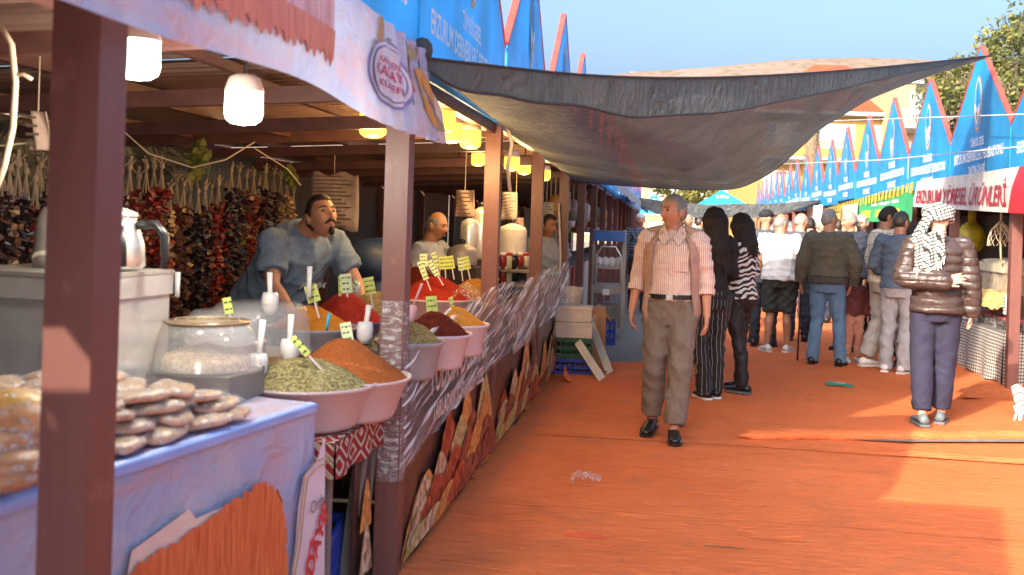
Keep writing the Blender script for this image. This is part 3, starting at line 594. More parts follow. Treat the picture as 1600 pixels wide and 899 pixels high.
# packets of stuffed dough piled on that table
def fx_dough(t):
    n = t.noise(30, 4); k = t.n('TexVoronoi', {'Vector': t.co(), 'Scale': 90}).outputs[0]; c = t.mix(t.ramp(n, .35, .65), (.62, .24, .12), (.82, .48, .30)); x, y, z = t.xyz(); t.col(t.mix(t.m('MULTIPLY', t.ramp(z, -.004, .014), t.ramp(k, .1, .45)), c, (.30, .22, .13))); t.bump(n, .3)
DOUGH = mat('sesame_dough', rough=.35, var=0, fn=fx_dough)
def fx_wrapc(t): n = t.noise(40, 4, None, .6, 1.5); t.bump(n, 1, .02); t.set(t.b.inputs['Alpha'], t.m('ADD', .08, t.m('MULTIPLY', t.ramp(n, .52, .66), .55)))
CELLO = mat('cellophane', (.85, .84, .86), .08, var=0, fn=fx_wrapc, spec=1)
pk = []
for v in range(3):
    m = MB(); m.grid(lambda a, b: None, 1, 1) if 0 else None
    n = 18; k = 7; vs = []
    def pt(th, ph, g): 
        q = 1+.10*math.sin(3*ph+v)+.06*math.sin(5*ph+2*v); return (g*.088*q*math.sin(th)**.7*math.cos(ph), g*.064*q*math.sin(th)**.7*math.sin(ph), g*.019*(1 if math.cos(th) > 0 else .8)*math.cos(th)+.004*math.sin(4*ph+v)*math.sin(th))
    def body(g):
        q = MB(); q.add([pt(math.pi*(i+.02)/(k+.04), 2*math.pi*j/n, g) for i in range(k+1) for j in range(n)], [(i*n+j, (i+1)*n+j, (i+1)*n+(j+1) % n, i*n+(j+1) % n) for i in range(k) for j in range(n)]); return q
    w_ = body(1.10); w_.add([(.085, -.03, 0), (.125, -.045, .008), (.13, 0, -.006), (.125, .045, .01), (.085, .03, 0)], [(0, 1, 2), (0, 2, 4), (4, 2, 3)])
    pk.append((body(1.0).mesh('dough_piece', DOUGH, True), w_.mesh('wrapper', CELLO, True)))
plist = [(x, y, 2.45+.4*rng.random()) for x, y in ()]
lay = [(0, 12, 0.0), (1, 10, .03), (2, 8, .06), (3, 6, .09), (4, 4, .12)]; cnt = 0
desc = ['pink-brown sesame dough packet', 'glossy wrapped dough packet', 'flat wrapped sesame pastry']; edge = 'in the pile on the lilac table'
spots = []
OL = ['bottom', 'second', 'third', 'fourth', 'top']; OR = ['front', 'middle', 'back']
for L in range(5):
    for row in range(3):
        n = 0
        for i in range(14):
            t = .40 + i*.172 + .05*row + .055*L + rng.uniform(-.025, .025)
            if t > 2.35 or (L == 4 and (t > 1.15 or row == 0)) or (L == 3 and t > 2.1): continue
            n += 1; spots.append((t, .085 + .030*L + row*.135 + rng.uniform(-.015, .015), L, row, n))
for t, dpt, L, row, n in spots:
    q = TA + TD*t - TN*dpt; v = cnt % 3; rr = thing('dough_packet', f'{["glossy wrapped", "pinkish sesame", "pale-edged sesame"][v]} dough packet, {OL[L]} layer of the {OR[row]} row, {ORD[n-1].replace("nearest", "first")} from the spice-bowl end', 'packet', (q.x, q.y, TOPZ+.024+.031*L), rng.uniform(-.9, .9)+1.4, 'wrapped dough packets piled on the lilac table')
    part('dough_piece', pk[v][0], None, rr); part('wrapper', pk[v][1], None, rr); rr.rotation_euler.x = rng.uniform(-.14, .14); rr.rotation_euler.y = rng.uniform(-.08, .08); cnt += 1
# the orange-yellow packets left of the post
for i, (x, y, d) in enumerate(((18, 640, 2.25), (40, 665, 2.2), (8, 690, 2.15), (30, 720, 2.12), (12, 740, 2.1), (34, 700, 2.3))):
    p = P(x, y, d); rr = thing('pastry_packet', ['top orange-yellow packet left of the nearest post', 'orange packet under the yellow one at left edge', 'leftmost orange packet in the low pile', 'pale orange packet lowest but one at the left edge', 'lowest packet at the left frame edge', 'orange packet deeper in the left-edge pile'][i], 'packet', tuple(p), .5*i)
    m = MB(); m.ball((0, 0, 0), (.10, .075, .045 if i < 2 else .03), 14); part('pastry', m, [mat('yellow_pastry', (.80, .42, .05), .4, var=.3, scale=20, bump=.3), mat('orange_pastry', (.62, .26, .08), .4, var=.3, scale=20, bump=.3)][0 if i < 1 else 1], rr, True)
    m = MB(); m.ball((0, 0, 0), (.108, .083, .051 if i < 2 else .036), 14); part('wrapper', m, CELLO, rr, True)
# ---------------------------------------------------------------- steel tea boiler and teapot
bx = P(96, 502, 3.35); SQ = R(-4)
r = thing('tea_boiler', 'large square steel tea boiler behind the dough packets', 'boiler', (bx.x, bx.y, .88), SQ)
hw, dp, hh = .262, .21, .37; z0 = .04
m = MB(); m.box((0, 0, z0+hh/2), (hw*2, dp*2, hh)); part('body', m, STEEL, r)
m = MB()
for s in (-1, 1):
    m.box((0, s*(dp+.004), z0+hh-.035), (hw*2+.016, .008, .07)); m.box((s*(hw+.004), 0, z0+hh-.035), (.008, dp*2-.002, .07)); m.box((0, s*(dp+.004), z0+.02), (hw*2+.016, .008, .04))
part('rim_band', m, STEEL, r)
m = MB(); m.box((0, 0, z0+hh+.006), (hw*2+.02, dp*2+.02, .012)); part('lid', m, DULL, r)
m = MB(); m.tube([(.15+.045*math.cos(a)*.5, -dp-.012, z0+.19+.075*math.sin(a)) for a in [2*math.pi*i/20 for i in range(21)]], .009, 6); part('handle', m, mat('brass', (.55, .38, .14), .25, 1.0), r, True)
m = MB(); m.lathe([(.016, 0), (.016, .04), (.0, .042)], (.17, -.1, z0+hh+.012), 12); part('cap', m, STEEL, r, True)
for sx in (-1, 1):
    for sy in (-1, 1): m = MB(); m.box((sx*.22, sy*.17, .02), (.04, .04, .04)); part('leg', m, DULL, r)
tp = Vector((bx.x+.145, bx.y+.02, .88+z0+hh+.012)); r = thing('teapot', 'polished steel teapot with black handles on the tea boiler', 'teapot', tuple(tp), .4)
m = MB(); m.lathe([(.10, 0), (.118, .02), (.112, .09), (.092, .15), (.085, .165), (.088, .175)], n=28); part('body', m, STEEL, r, True)
m = MB(); m.lathe([(.092, .175), (.088, .19), (.05, .205), (.012, .21), (.014, .225), (0, .232)], n=24); part('lid', m, STEEL, r, True)
m = MB(); m.tube([(.09, -.03, .15), (.15, -.05, .155), (.178, -.06, .12), (.182, -.06, .05), (.178, -.06, .01)], [.016, .016, .015, .013, .010], 10); part('handle', m, BLACKP, r, True)
m = MB(); m.tube([(.02, -.095, .15), (.05, -.135, .14), (.06, -.15, .08), (.065, -.15, .02)], [.014, .014, .013, .010], 10); part('handle', m, BLACKP, r, True)
k2 = P(92, 385, 3.4); r = thing('pot', 'dull dented steel pot on the boiler left of the nearest post', 'pot', (k2.x, k2.y, .88+z0+hh+.012)); m = MB(); m.lathe([(.075, 0), (.08, .03), (.07, .16), (.05, .2), (.0, .21)], n=24); part('body', m, DULL, r, True); m = MB(); m.lathe([(.02, .21), (.02, .235), (0, .24)], n=12); part('knob', m, BLACKP, r, True)
m = MB(); m.box((bx.x, bx.y, .44), (.7, .6, .86)); solo('boiler_stand', m, mat('stand_cloth', (.12, .10, .10), .8), 'dark cloth-covered stand carrying the tea boiler', 'stand')
# ---------------------------------------------------------------- spice counter
def fx_rug(t):
    x, y, z = t.xyz(); a = t.m('ABSOLUTE', t.m('SUBTRACT', t.m('FRACT', t.m('MULTIPLY', y, 5.5)), .5)); b = t.m('ABSOLUTE', t.m('SUBTRACT', t.m('FRACT', t.m('MULTIPLY', t.m('ADD', z, x), 8.0)), .5)); d = t.m('ADD', a, b)
    c = t.mix(t.m('LESS_THAN', t.m('FRACT', t.m('MULTIPLY', d, 3.0)), .45), (.36, .03, .03), (.55, .44, .32)); t.col(t.mix(t.m('LESS_THAN', t.m('FRACT', t.m('MULTIPLY', d, 6.0)), .2), c, (.03, .03, .04)))
RUG = mat('kilim_cloth', rough=.95, var=0, fn=fx_rug, spec=.1)
def spice_table(label, x0, x1, y0, y1, z, drop, cl):
    r = thing('spice_table', label, 'table', ((x0+x1)/2, (y0+y1)/2, 0)); m = MB(); m.box(((x0+x1)/2, (y0+y1)/2, z-.02), (x1-x0, y1-y0, .036)); part('tabletop', m, WOODW, r, False, True)
    m = MB(); m.grid(lambda u, v: (x0+(x1-x0)*u, y0+(y1-y0)*v, z+.003+.003*mnoise.noise(Vector((u*9, v*9, 0)))), 12, 20)
    m.grid(lambda u, v: (x1+.008+.012*math.sin(u*40)*v, y0+(y1-y0)*u, z+.003-drop*v), 40, 4); m.grid(lambda u, v: (x0+(x1-x0)*u, y0-.008-.012*math.sin(u*18)*v, z+.003-drop*v), 16, 4); part('cloth', m, cl, r, True, True)
    for x in (x0+.05, x1-.05):
        for y in (y0+.06, y1-.06): m = MB(); m.box((x, y, (z-.04)/2), (.045, .045, z-.04)); part('leg', m, WOODW, r, False, True)
spice_table('low front spice table covered by a red patterned kilim', -1.62, -1.13, 3.48, 5.35, .70, .13, RUG)
spice_table('front spice table between second and third posts', -1.75, -1.13, 5.40, 8.55, .79, .12, RUG)
spice_table('raised rear spice table where the seller leans', -2.15, -1.65, 3.6, 8.55, .82, .15, mat('dark_cloth', (.05, .03, .03), .9))
def hz(x): return 347.5 + (x-800)*math.tan(ROLL)
def rimpt(x, y, z): return P(x, y, (1.5-z)*1600/(y-hz(x)))
def bowl(x, y, z0, rad, powd, hgt, bm, lbowl, lheap, H=.165, shift=0.0, grain=0):
    p = rimpt(x, y, z0+H); r = solo('plastic_bowl', (lambda m: m.lathe([(0, .006), (rad*.74, .004), (rad*.78, .02), (rad*.95, H-.02), (rad*1.03, H-.008), (rad*1.04, H+.004), (rad*.99, H+.002), (rad*.93, H-.03), (rad*.6, H-.05), (0, H-.06)], n=36))(MB()), bm, lbowl, 'bowl', 'bowls on the spice tables', True, (p.x, p.y, z0+.004))
    m = MB(); sd = rng.random()*50; nr, na = 26, 48; vs = []
    for i in range(nr+1):
        t = i/nr
        for j in range(na):
            a = 2*math.pi*j/na; rr = rad*.97*t; hx = (1-t**1.25)*.92+.08*(1-t*t); hx -= .10*math.exp(-(t/.12)**2); q = Vector((rr*math.cos(a), rr*math.sin(a), 0))
            vs.append((q.x + shift*hx, q.y, hgt*hx*(1+.20*mnoise.noise(q*6+Vector((sd, 0, 0)))) - .016*math.exp(-((q.x-.3*rad)**2+(q.y+.35*rad)**2)/(.25*rad)**2) + .006*mnoise.noise(q*30+Vector((sd, 1, 0)))+.003*mnoise.noise(q*80)))
    m.add(vs, [(i*na+j, (i+1)*na+j, (i+1)*na+(j+1) % na, i*na+(j+1) % na) for i in range(nr) for j in range(na)])
    o = put('spice_heap', m.mesh('spice_heap', POW[powd], True), None, (p.x, p.y, z0+H-.004)); tag(o, lheap, 'spice heap', 'spice heaps in the bowls')
    return p
F, B, D = .704, .824, .794
bowl(477, 598, F, .262, 'oregano', .115, BOWLW, 'large pale pink bowl holding coarse green-grey herb at table front', 'coarse grey-green herb heap in the large pale front bowl')
bowl(541, 588, F, .25, 'rust', .165, BOWLW, 'pale bowl of rust-brown spice just behind the large front bowl', 'tall smooth rust-brown spice heap right of the herb heap')
bowl(612, 540, F, .21, 'oregano', .15, BOWLG, 'grey bowl of coarse herb behind the film-wrapped second post', 'coarse green-brown herb heap behind the film-wrapped second post')
bowl(487, 512, B, .20, 'turmeric', .115, BOWLG, 'grey bowl of orange-yellow spice before the leaning seller', 'orange-yellow spice heap under the leaning seller')
bowl(540, 501, B, .205, 'red', .155, BOWLP, 'purple bowl of bright red spice below the seller hands', 'bright red pepper heap below the seller hands')
bowl(588, 487, B, .21, 'grey', .13, BOWLG, 'grey bowl of grey-green spice left of the second post', 'grey-green ground spice heap left of the second post')
bowl(640, 534, D, .15, 'khaki', .10, BOWLG, 'bowl of pale khaki spice right of the second post', 'pale khaki spice heap right of the second post, lowest there')
bowl(680, 522, D, .17, 'dark', .12, BOWLW, 'bowl of very dark red flakes beside the white scoop', 'very dark red flake heap with the leaning white scoop')
bowl(715, 507, D, .16, 'amber', .10, BOWLW, 'bowl of amber spice beside the dark bottles', 'amber-brown spice heap beside the dark bottles')
bowl(680, 466, B, .30, 'red', .16, BOWLW, 'wide pale-rimmed bowl of red pepper under clear film', 'wide red pepper heap partly under shiny film')
bowl(738, 462, B, .20, 'amber', .13, BOWLG, 'bowl of amber powder behind the bottles left of the third post', 'amber powder heap just left of the third post')
bowl(650, 446, B, .30, 'dark', .15, BOWLG, 'bowl of maroon spice at the back of the spice table', 'maroon spice heap at the back, under the seated seller')
bowl(705, 443, B, .25, 'rust', .12, BOWLG, 'bowl of brown spice at the back near the steel urns', 'brown spice heap at the back near the steel urns')
m = MB(); c_ = rimpt(700, 466, B+.17)
m.grid(lambda u, v: c_+Vector((.02+.36*(u-.5)+.1, .45*(v-.5), .11-.22*abs(u-.5)-.12*abs(v-.5)+.014*mnoise.noise(Vector((u*16, v*16, 0))))), 24, 24); solo('plastic_sheet', m, CELLO, 'shiny clear film crumpled over the wide red pepper heap', 'plastic film', None, True)
# clear tubs and dome
p = P(322, 577, 3.5); DZ = p.z; solo('tray_carton', MB().box((p.x, p.y, (.866+DZ)/2), (.30, .30, DZ-.868)), mat('grey_tray', (.22, .2, .19), .4), 'grey tray box raising the clear dome lid on the table corner', 'carton'); r = thing('clear_dome', 'clear plastic dome lid with brown ringed top covering a tray', 'dome lid', (p.x, p.y, DZ+.001)); rd = .178
m = MB(); m.lathe([(rd*1.06, 0), (rd*1.05, .012), (rd, .016), (rd*.90, .115), (rd*.80, .152), (rd*.74, .160)], n=40); part('shell', m, CLEAR, r, True)
m = MB(); m.lathe([(rd*.80, .158), (rd*.80, .166), (0, .168)], n=40); 
for q in (.75, .5, .25): m.m = 1; m.tube([(rd*.80*q*math.cos(a), rd*.80*q*math.sin(a), .169) for a in [2*math.pi*i/36 for i in range(37)]], .0022, 5)
part('lid_top', m, [mat('brown_lid', (.20, .13, .07), .35), mat('lid_ring', (.42, .33, .22), .35)], r, True)
m = MB(); m.lathe([(0, .002), (rd*.85, .003), (rd*.8, .05), (0, .09)], n=24); o = solo('spice_heap', m, POW['salt'], 'tan crumbs seen inside the clear dome lid', 'spice heap', 'spice heaps in the bowls', True, (p.x, p.y, DZ+.002))
def tub(x, y, z, rad, H, label):
    p = P(x, y, z); z = p.z; m = MB(); m.lathe([(rad*1.05, 0), (rad*1.05, .008), (rad, .012), (rad*.97, H*.6), (rad*.90, H*.9), (rad*.78, H), (0, H+.004)], n=40); solo('tub_carton', MB().box((p.x, p.y, (.83+z)/2), (rad*1.5, rad*1.5, max(.01, z-.832))), CARTON, 'low carton under the '+label, 'carton'); return solo('clear_tub', m, CLEAR, label, 'tub', None, True, (p.x, p.y, z))
tub(405, 548, 4.35, .215, .205, 'large clear plastic tub between the dome lid and the orange heap'); tub(352, 535, 4.15, .16, .13, 'second clear tub partly hidden by the ringed dome lid')
m = MB(); m.box((-1.72, 3.35, .41), (.30, .5, .82)); solo('spice_crate', m, CARTON, 'brown carton propping the clear tubs behind the dome lid', 'carton')
# scoops
def scoop(x, y, d, ln, label, m_=SCOOP, tilt=0.0, cup=True, rz=0.0):
    p = P(x, y, d); r = thing('scoop', label, 'scoop', tuple(p), rz, 'scoops stuck in the spices'); t = Vector((math.sin(tilt), 0, math.cos(tilt)))
    m = MB(); m.tube([t*.03, t*ln*.5, t*ln], [.012, .011, .013], 8, True, .5); part('handle', m, m_, r, True)
    if cup: m = MB(); m.lathe([(.030, .045), (.036, .02), (.034, -.02), (.02, -.045), (0, -.05), (.017, -.04), (.029, -.018), (.031, .02), (.027, .042)], n=14); part('cup', m, m_, r, True)
for a in ((422, 474, 4.3, .13, 'white scoop standing behind the big clear tub', SCOOP, -.05), (482, 476, 4.55, .17, 'white scoop handle behind the orange-yellow heap', SCOOP, 0, False), (403, 572, 3.75, .17, 'white scoop with open cup at the left rim of the herb bowl', SCOOP, .08),
          (452, 548, 3.95, .14, 'white scoop standing inside the clear tub', SCOOP, .02), (570, 520, 4.4, .12, 'white scoop left of the wrapped post on the herb heap', SCOOP, .12), (508, 528, 4.1, .10, 'teal plastic scoop handle in the rust-brown heap', TEAL, .15, False), (276, 476, 4.1, .13, 'white scoop handle rising behind the boiler', SCOOP, 0, False),
          (640, 492, 4.9, .16, 'pinkish scoop leaning by the second post', PINKP, .35), (677, 508, 5.0, .12, 'white scoop lying in the dark red flakes', SCOOP, .8), (634, 410, 6.6, .1, 'thin pink scoop handle beside the second post', PINKP, -.2, False), (553, 455, 5.3, .1, 'small steel scoop by the grey-green heap', STEEL, -.6)): scoop(*a)
# price cards
def scrib(seed, w_, h_):
    rs = random.Random(seed); m = MB(); n = max(2, int(h_/.026))
    for i in range(n):
        z = h_*.5-(i+.7)*h_/(n+.4); x = -w_*.38
        while x < w_*.3: l = rs.uniform(.006, .016); m.add([(x, -.0022, z-.003), (x+l, -.0022, z-.004+rs.uniform(-.002, .002)), (x+l, -.0022, z+.004), (x, -.0022, z+.003)], [(0, 1, 2, 3)]); x += l+.005
    return m
def card(x, y, wpx, hpx, d, tilt, label, m_=CARD, yaw=0.0):
    p = P(x, y, d); w_, h_ = wpx*d/1600, hpx*d/1600; r = thing('price_card', label, 'price card', tuple(p), .25+yaw, 'lime price cards on the spices'); r.rotation_euler.y = tilt
    m = MB(); m.box((0, 0, 0), (w_, .003, h_)); part('card', m, m_, r); part('writing', scrib(int(x*7+y), w_, h_), INK, r)
    m = MB(); m.box((0, .004, -h_*.5-.03), (.008, .004, .09)); part('stick', m, PALEW, r)
for a in ((488, 459, 20, 27, 4.6, -.3, 'lime card leaning on the orange-yellow heap'), (541, 443, 17, 30, 5.0, -.12, 'pale lime card upright in the red heap', CARD2), (531, 447, 7, 32, 5.0, -.1, 'narrow edge-on lime card in the red heap', CARD, 1.1), (553, 447, 9, 20, 5.1, .5, 'small pale card leaning right behind the red heap', CARD2), (577, 447, 17, 27, 5.3, -.2, 'lime card on the grey-green heap'),
          (542, 520, 17, 32, 4.1, -.2, 'pale card on top of the rust-brown heap', CARD2), (469, 541, 11, 38, 3.75, -.75, 'long bright lime card lying on the herb heap', CARD, .3), (356, 478, 13, 26, 4.0, -.2, 'lime card tucked at the clear tub edge'), (630, 480, 11, 34, 4.9, -.05, 'tall lime card right of the second post', CARD), (675, 483, 17, 40, 5.1, -.1, 'big lime card in front of the dark red flakes', CARD),
          (706, 476, 8, 24, 5.4, -.25, 'narrow lime card beside the dark bottles', CARD, .7), (662, 407, 11, 20, 6.6, -.1, 'pale card topmost over the wide red heap', CARD2), (661, 423, 9, 30, 6.4, -.4, 'leaning pale card below the topmost one', CARD2), (677, 419, 9, 26, 6.5, -.55, 'tan-lime card leaning left over the red heap', CARD2), (680, 405, 8, 22, 6.9, -.3, 'slim card left of the wide lime card at the back', CARD2), (695, 411, 18, 20, 6.9, -.1, 'wide lime card at the back of the counter', CARD),
          (705, 410, 9, 20, 6.9, -.2, 'narrow lime card touching the wide one at the back', CARD), (720, 413, 9, 20, 7.0, -.15, 'white-green card left of the third post', CARD2), (729, 411, 10, 20, 7.0, -.25, 'green card nearest the third post', CARD), (775, 430, 7, 18, 7.2, -.2, 'small lime card right of the third post', CARD)): card(*a)
# dark bottles
for i, (x, y, d) in enumerate(((723, 480, 6.2), (732, 474, 6.35), (740, 470, 6.5), (727, 466, 6.6), (712, 484, 6.1))):
    p = PZ(x, y, D+.01); r = thing('dark_bottle', ['dark bottle in front, second from left', 'dark bottle in the middle of the bottle group', 'dark bottle nearest the third post', 'dark bottle at the back of the bottle group', 'leftmost dark bottle by the amber heap'][i], 'bottle', (p.x, p.y, D+.006), 0, 'dark syrup bottles on the spice table')
    m = MB(); m.lathe([(.034, 0), (.036, .01), (.036, .15), (.028, .19), (.014, .22), (.014, .25)], n=16); part('glass', m, GLASSD, r, True); m = MB(); m.lathe([(.0165, .245), (.0165, .275), (0, .276)], n=12); part('cap', m, BLACKP, r, True)
    m = MB(); m.lathe([(.0368, .175), (.030, .19), (.0158, .222)], n=16); part('label', m, LABELW, r, True)
# ---------------------------------------------------------------- spice banners on the stall fronts
def blob(m, y, w_, h_, zb, x, sd):
    rs = random.Random(sd); pts = []; n = 22
    for i in range(n+1):
        t = i/n; pts.append((x, y-w_/2+w_*t, zb+h_*(1-abs(2*t-1)**1.7)*(1+rs.uniform(-.03, .03)) if 0 < i < n else zb))
    m.face(pts)
def spice_banner(k, label, texts):
    y0, y1 = Y0+k*W+.055, Y0+(k+1)*W-.055; L = y1-y0; r = thing('spice_banner', label, 'banner', (-1.062, y0, 0), 0, 'dark spice banners on the stall fronts')
    m = MB(); m.grid(lambda u, v: (.010*math.sin(u*21)*(1-v)+.006*math.sin(u*9+v*4), L*u, .055+.03*u+.90*v), 40, 6); part('vinyl', m, PANELPRINT, r, True)
    rs = random.Random(k); j = 0
    for rowi in range(4):
        n = 4+rowi
        for i in range(n):
            mi = rs.randrange(5); y = L*(.05+.90*(i+.5)/n)+rs.uniform(-.05, .05); prof = .45+.55*min(1, (i+1)/(n*.6)); m = MB(); blob(m, y, rs.uniform(.62, .90), (.50-.115*rowi)*prof*rs.uniform(.8, 1.1), .075, .018+.0009*j, k*50+j); part('spice_print', m, SP[mi], r); j += 1
    for s, sz, z, m_ in texts: letter(s, sz, m_, r, (.026, L*.5, z), (R(90), 0, R(90)), bold=.004, squash=.85)
    return r
WT = mat('ivory_print', (.62, .52, .46), .5)
spice_banner(1, 'nearest dark brown spice banner, under the stretch film between second and third posts', [('YUDUM DÜNYASI', .22, .765, WT), ('TARLADAN SOFRANIZA ÖZEL', .115, .60, WT)])
spice_banner(2, 'middle spice banner with scoop print between third and fourth posts', [('YUDUM DÜNYASI', .22, .765, WT), ('TARLADAN SOFRANIZA', .105, .60, WT)])
spice_banner(3, 'farthest spice banner with red pepper print, beside the green crate', [('YUDUM DÜNYASI', .22, .765, WT)])
# stretch film wound round the posts
zt = [(3.95, 1.0, .48), (4.12, .99, .48), (5.2, 1.03, .545), (6.45, 1.115, .615), (7.6, 1.06, .60), (8.75, 1.085, .62), (11.2, 1.10, .60)]
def film(u, v):
    y = 4.06+7.05*u
    for a_, b_ in zip(zt, zt[1:]):
        if a_[0] <= y <= b_[0]+1e-6: t = (y-a_[0])/(b_[0]-a_[0]); hi = a_[1]+(b_[1]-a_[1])*t; lo = a_[2]+(b_[2]-a_[2])*t
    k = abs(((y-Y0)/W+.5) % 1-.5)*W; near = math.exp(-(k/.12)**2); z = lo+(hi-lo)*v
    return (-1.035 + near*.012 + .010*math.sin((z-.21*y)*75)*(1-.6*near) + .006*math.sin((z-.3*y)*160), y, z+.012*mnoise.noise(Vector((y*3, v*2, 0))))
m = MB(); m.grid(film, 260, 44); solo('stretch_film', m, FILM, 'band of shiny streaked stretch film wound along the stall posts', 'plastic film', None, True)
m = MB(); z0_ = .42
def sl(u, v):
    a = 2*math.pi*u; c_, s_ = math.cos(a), math.sin(a); q = .0535/max(abs(c_), abs(s_)); q *= 1+.035*mnoise.noise(Vector((c_*3, s_*3, v*40))); return (-1.1+c_*min(q, .066), 4.14+s_*min(q, .066), z0_+.74*v)
m.grid(sl, 40, 60); solo('post_film', m, FILMPOST, 'crumpled milky film sleeve wrapped round the second post', 'plastic film', None, True)
# under the counters by the second post
p = PZ(512, 900, 0); 
def crate(name, label, loc, rz, size, m_, cat='crate', group=None):
    r = thing(name, label, cat, loc, rz, group); sx, sy, sz = size; t = .014
    m = MB(); m.box((0, 0, .008), (sx, sy, .016)); part('bottom', m, m_, r)
    for ax in (0, 1):
        for s in (-1, 1):
            m = MB(); L = (sx, sy)[ax]; c_ = (sy, sx)[ax]/2-t/2
            def bx_(a_, z, w_, h_):
                if ax == 0: m.box((a_, s*c_, z), (w_, t, h_))
                else: m.box((s*c_, a_, z), (t, w_ if w_ < L*.9 else w_-2*t-.002, h_))
            for z in (.03, sz*.5, sz-.02): bx_(0, z, L, .034)
            n = max(4, int(L/.05))
            for i in range(n+1): bx_((i/n-.5)*(L-.02)*.995, sz/2, .013, sz-.06)
            part('side', m, m_, r)
    return r
crate('plastic_crate', 'blue plastic crate under the kilim-covered spice table', (-1.45, 3.75, 0), .15, (.5, .36, .32), BLUECR)
for i, (a_, b_) in enumerate((((538, 899), (566, 690)), ((556, 905), (585, 640)))):
    q0, q1 = PZ(*a_, 0.02), PX(*b_, -1.16); q0 = Vector((-1.2, PX(a_[0], a_[1], -1.2).y, .01)); m = MB(); m.bar(q0, q1, .05, .03); solo('loose_plank', m, WOODW, ['weathered plank leaning at the kilim table end', 'second plank leaning against the wrapped post'][i], 'plank')
m = MB(); m.box((-1.16, 3.93, .33), (.012, .22, .5)); r = solo('banner_end', m, PANELPRINT, 'folded end of a dark spice banner left of the wrapped post', 'banner')
m = MB(); blob(m, 0, .16, .2, -.06, .012, 5); o = part('spice_print', m, SP[1], r); o.location = (-1.148, 3.93, .33); m = MB(); blob(m, 0, .18, .2, -.24, .016, 6); o = part('spice_print', m, SP[2], r); o.location = (-1.148, 3.93, .33)
# ---------------------------------------------------------------- back of the stalls: tarps, strings of dried vegetables
def tarp(label, pts, x, zt_, zb):
    y0, y1 = pts; m = MB(); m.grid(lambda u, v: (x+.05*math.sin(u*17+v*3)*(.3+v)+.10*mnoise.noise(Vector((u*5, v*2, x))), y0+(y1-y0)*u, zt_-(zt_-zb)*v - .05*math.sin(u*math.pi)*(1-v)), 60, 24); solo('black_tarp', m, TARP, label, 'tarp', 'black tarps behind the stalls', True)
tarp('black tarp at the back of the nearest stall', (.2, 4.0), -3.55, 2.02, .1); tarp('black tarp behind the dried vegetable strings', (4.0, 8.6), -3.62, 2.02, .1)
m = MB(); m.box((-3.2, 4.15, 1.0), (.08, .08, 2.0)); solo('inner_post', m, POST, 'brown inner post between the two tarps', 'post')
PEP = [mat('pepper_red', (.20, .014, .010), .45, var=.5, scale=25), mat('eggplant_dark', (.022, .010, .014), .4, var=.5, scale=25), mat('dried_tan', (.42, .27, .13), .6, var=.4, scale=25), mat('pepper_orange', (.28, .045, .014), .5, var=.4, scale=25), mat('okra_brown', (.13, .05, .03), .6, var=.4, scale=25)]
def strand_mesh(mi, L, fat, sd):
    rs = random.Random(sd); m = MB(); n = int(L/.0085)
    for i in range(n):
        z = -L*i/n; a = rs.uniform(0, 6.28); q = rs.uniform(.2, 1)*fat*.6; c_ = Vector((q*math.cos(a), q*math.sin(a), z)); ax = Vector((math.cos(a), math.sin(a), rs.uniform(-.9, .3))).normalized(); x, y = frame(ax); s = fat*rs.uniform(.55, .95)
        m.m = 0 if rs.random() < .88 else 1; k = 5; ring = [c_ + (x*math.cos(2*math.pi*j/k)+y*math.sin(2*math.pi*j/k)*.7)*s*.55 + ax*s*.9*rs.uniform(.8, 1.1) for j in range(k)]; m.add([c_-ax*s*.4]+ring, [(0, 1+(j+1) % k, 1+j) for j in range(k)]+[(1, 2, 3, 4, 5)])
    return m.mesh('peppers', [PEP[mi], PEP[(mi*2+4) % 5 if mi != 1 else 4]], False)
SM = {}
names = ['deep red dried pepper', 'near-black dried eggplant', 'tan dried slice', 'orange-red dried pepper', 'brown dried okra']
tie = MB()
for i in range(6): a_ = i*1.05; tie.tube([(.02*math.cos(a_), .02*math.sin(a_), -.02), (.006*math.cos(a_), .006*math.sin(a_), .07), (.004*math.cos(a_*2), 0, .12)], .0035, 4)
tie.ball((0, 0, .125), (.017, .014, .020), 8)
for i in range(3): tie.bar((0, 0, .13), (-.03+.028*i, .01*i, .165+.02*(i % 2)), .015, .004)
tie = tie.mesh('tie_cloth', mat('tie_cotton', (.36, .27, .185), .9, var=.35))
def strand(x, ytop, ybot, d, mi, fat, label):
    p = P(x, ytop, d); q = P(x, ybot, d); L = p.z-q.z; key = (mi, round(L, 1), round(fat, 3), int(x) % 2)
    if key not in SM: SM[key] = strand_mesh(mi, round(L, 1), fat, len(SM)+3)
    r = thing('vegetable_string', label, 'dried string', tuple(p), rng.uniform(0, 6), 'strings of dried vegetables'); part('peppers', SM[key], None, r, stuff=True); part('tie_cloth', tie, None, r)
seq = [(188, 312, 1), (202, 305, 0), (216, 318, 4), (228, 302, 0), (240, 300, 0), (252, 300, 0), (264, 335, 2), (275, 320, 0), (286, 326, 4), (297, 332, 1), (309, 336, 1), (320, 330, 1), (330, 326, 3), (341, 322, 0), (352, 330, 0), (361, 300, 1), (373, 300, 1), (385, 308, 4), (396, 306, 0), (404, 318, 3), (415, 300, 1), (427, 302, 1), (438, 308, 4), (448, 312, 2), (458, 330, 2)]
place_w = ['beside the steel teapot', 'just right of the teapot', 'in the left bundle', 'in the middle bundle', 'in the right bundle', 'near the seller shoulder']
import collections; used_l = collections.Counter()
